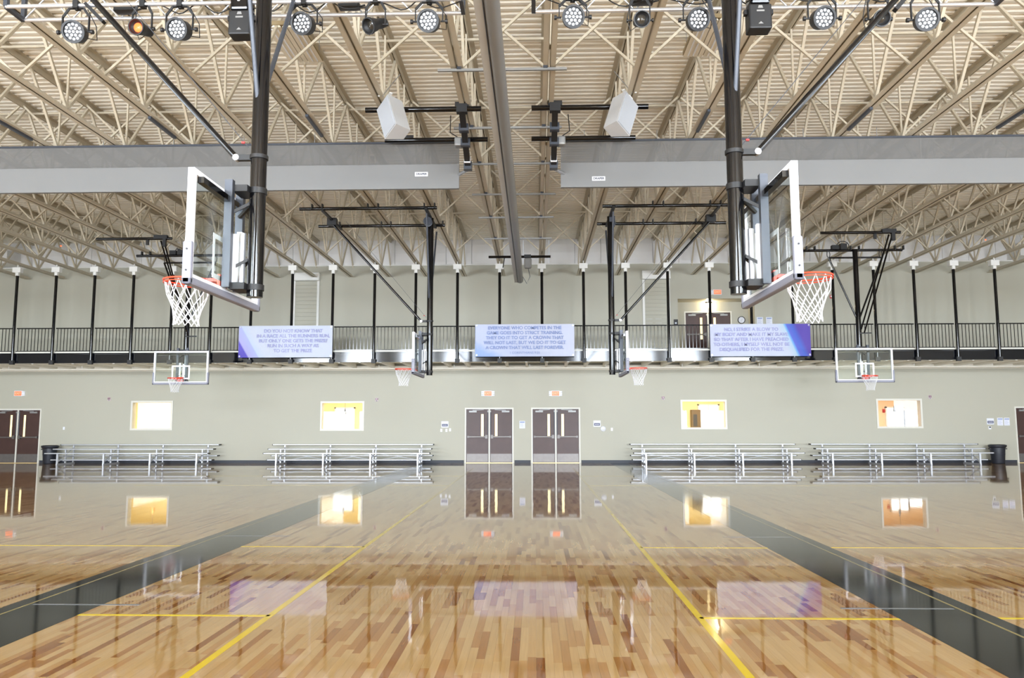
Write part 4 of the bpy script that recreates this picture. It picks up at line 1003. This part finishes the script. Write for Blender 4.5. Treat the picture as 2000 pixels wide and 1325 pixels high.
plate('paper_notice', 1966, 824, 0.22, 0.30, M_paper, 'right of two paper notices beside the right doors', 'notice', extra=page)
for px, lab in ((1268, 'leftmost paper notice on the upper wall, left of the balcony doors'), (1286, 'paper notice on the upper wall nearest the balcony doors'), (1484, 'paper notice on the upper wall, just right of the clock'), (1502, 'rightmost paper notice on the upper wall')):
    plate('paper_notice', px, 627, 0.25, 0.30, M_paper, lab, 'notice', extra=page)
def toggle(t): MB().box(-0.012, 0.012, -0.04, -0.022, -0.02, 0.02).build('toggle', M_white, t)
for px, py, lab in ((862, 841, 'white switch plate left of the pair beside the middle doors'), (872, 841, 'middle white switch plate under the left sign'), (879, 840, 'white switch plate nearest the left middle door'), (1195, 839, 'white switch plate right of the round fitting'), (125, 837, 'white switch plate on wall above the left trash can')):
    plate('switch_plate', px, py, 0.08, 0.12, M_white, lab, 'switch', 'white switch plates', toggle)
plate('switch_plate', 1933, 836, 0.1, 0.12, M_white, 'white plate with dark button under the right sign', 'switch', None, lambda t: MB().box(-0.03, 0.03, -0.03, -0.022, 0.0, 0.05).build('button', M_ink, t))
p = at(1178, 838, YW); t = thing('wall_fitting', 'round white wall fitting right of the middle doors', 'fitting', p)
MB().lathe([(0.0, -0.07), (0.08, -0.06), (0.11, -0.02), (0.11, 0.0)], axis='Y', n=20).build('cover', M_white, t); MB().lathe([(0.0, -0.085), (0.03, -0.075), (0.035, -0.05)], (0, 0, -0.02), 'Y', 12).build('center_button', M_whitebr, t)
for px, py, lab in ((213.5, 780, 'pinkish alarm strobe on the wall left of the leftmost window'), (736, 781, 'pinkish alarm strobe right of the second window'), (1295, 778, 'pinkish alarm strobe left of the third window'), (1816, 776, 'pinkish alarm strobe right of the rightmost window')):
    plate('alarm_strobe', px, py, 0.13, 0.15, mat('pale_strobe_plate', rgb(205, 190, 190), 0.5), lab, 'alarm', 'alarm strobes', lambda t: (MB().rbox(-0.045, 0.045, -0.06, -0.02, -0.02, 0.06, 0.01, 1).build('strobe_lens', mat('mauve_lens', rgb(150, 118, 128), 0.3), t), MB().lathe([(0.0, -0.03), (0.02, -0.028), (0.022, -0.02)], (0, 0, -0.05), 'Y', 10).build('horn', M_pad, t)))
plate('fire_alarm', 1623, 580, 0.1, 0.14, M_red, 'small red fire alarm on the upper wall behind the right near net', 'alarm', None, lambda t: MB().box(-0.03, 0.03, -0.04, -0.022, -0.02, 0.04).build('strobe_lens', M_white, t))
plate('wall_phone', 1320, 630, 0.17, 0.24, M_blackmatt, 'black wall box left of the balcony doors', 'phone', None, lambda t: MB().box(-0.04, 0.03, -0.03, -0.022, -0.06, 0.0).build('white_card', M_paper, t))
# clock in the recess
p = at(1448, 625.5, YA); t = thing('wall_clock', 'round wall clock with dark rim right of the balcony doors', 'clock', p)
MB().lathe([(0.125, -0.03), (0.15, -0.045), (0.155, 0.0)], axis='Y', n=28).build('clock_rim', M_ink, t); MB().lathe([(0.0, -0.02), (0.13, -0.02), (0.13, 0.0)], axis='Y', n=28).build('clock_face', M_paper, t)
h = MB(); h.bar((0, -0.026, 0), (0.045, -0.026, 0.04), 0.012, 0.004); h.bar((0, -0.026, 0), (-0.03, -0.026, -0.085), 0.01, 0.004); h.build('clock_hands', M_ink, t)
for k in range(12): pass
# emergency lamp over the balcony doors
p = at(1383.5, 592, YA); t = thing('emergency_lamp', 'lit black wall lamp above the balcony doors', 'lamp', p)
MB().rbox(-0.13, 0.13, -0.12, 0.0, -0.02, 0.08, 0.02).build('lamp_housing', M_blackmatt, t); MB().lathe([(0.0, -0.05), (0.05, -0.04), (0.06, -0.02)], (0, -0.07, 0), 'Z', 14).build('bulb', M_lamp, t)
pl = bpy.data.lights.new('lamp_light', 'POINT'); pl.energy = 32; pl.color = (1.0, 0.80, 0.48); pl.shadow_soft_size = 0.06
po = bpy.data.objects.new('lamp_light', pl); po.location = (p.x, p.y - 0.1, p.z - 0.13); COL.objects.link(po)
# roll-up shutters on the upper wall
def shutter(lab, x0, x1, y0, y1):
    r_ = pxrect(x0, x1, y0, y1); cx = (r_[0] + r_[1]) / 2; w_ = (r_[1] - r_[0]) / 2; t = thing('roller_shutter', lab, 'shutter', (cx, YW, 4.11))
    MB().rbox(-w_, w_, -0.22, 0.0, r_[2] - 4.11, r_[3] - 4.11, 0.02, 1).build('shutter_hood', M_whitebr, t)
    for s in (-1, 1): a, b_ = sorted((s * (w_ - 0.02), s * (w_ - 0.11))); MB().box(a, b_, -0.06, 0.0, 0, r_[2] - 4.11).build('guide_rail', M_whitebr, t)
    q = MB(); n = 20; H = r_[2] - 4.11
    for k in range(n): q.box(-w_ + 0.1, w_ - 0.1, -0.03, -0.004, H * k / n, H * (k + 1) / n - 0.008)
    q.split('shutter_slat', M_wall, t)
shutter('closed beige roller shutter with white hood behind left banner', 573, 626, 534, 550)
shutter('closed beige roller shutter with white hood left of the balcony doors', 1253, 1308, 530, 547)
# ceiling sensors near the far corners
for px, py, lab in ((119, 481, 'small red indicator light near the left end of the ceiling'), (1925, 469, 'small red indicator light near the right end of the ceiling')):
    p = at(px, py, 29.5); t = thing('indicator_light', lab, 'light', p); MB().lathe([(0.0, -0.02), (0.025, -0.01), (0.03, 0.02), (0.0, 0.03)], n=12).build('indicator_body', M_redlamp, t); MB().tube((0, 0, 0.03), (0, 0, ZD - p.z), 0.012, 6).build('stem', M_steelgrey, t)
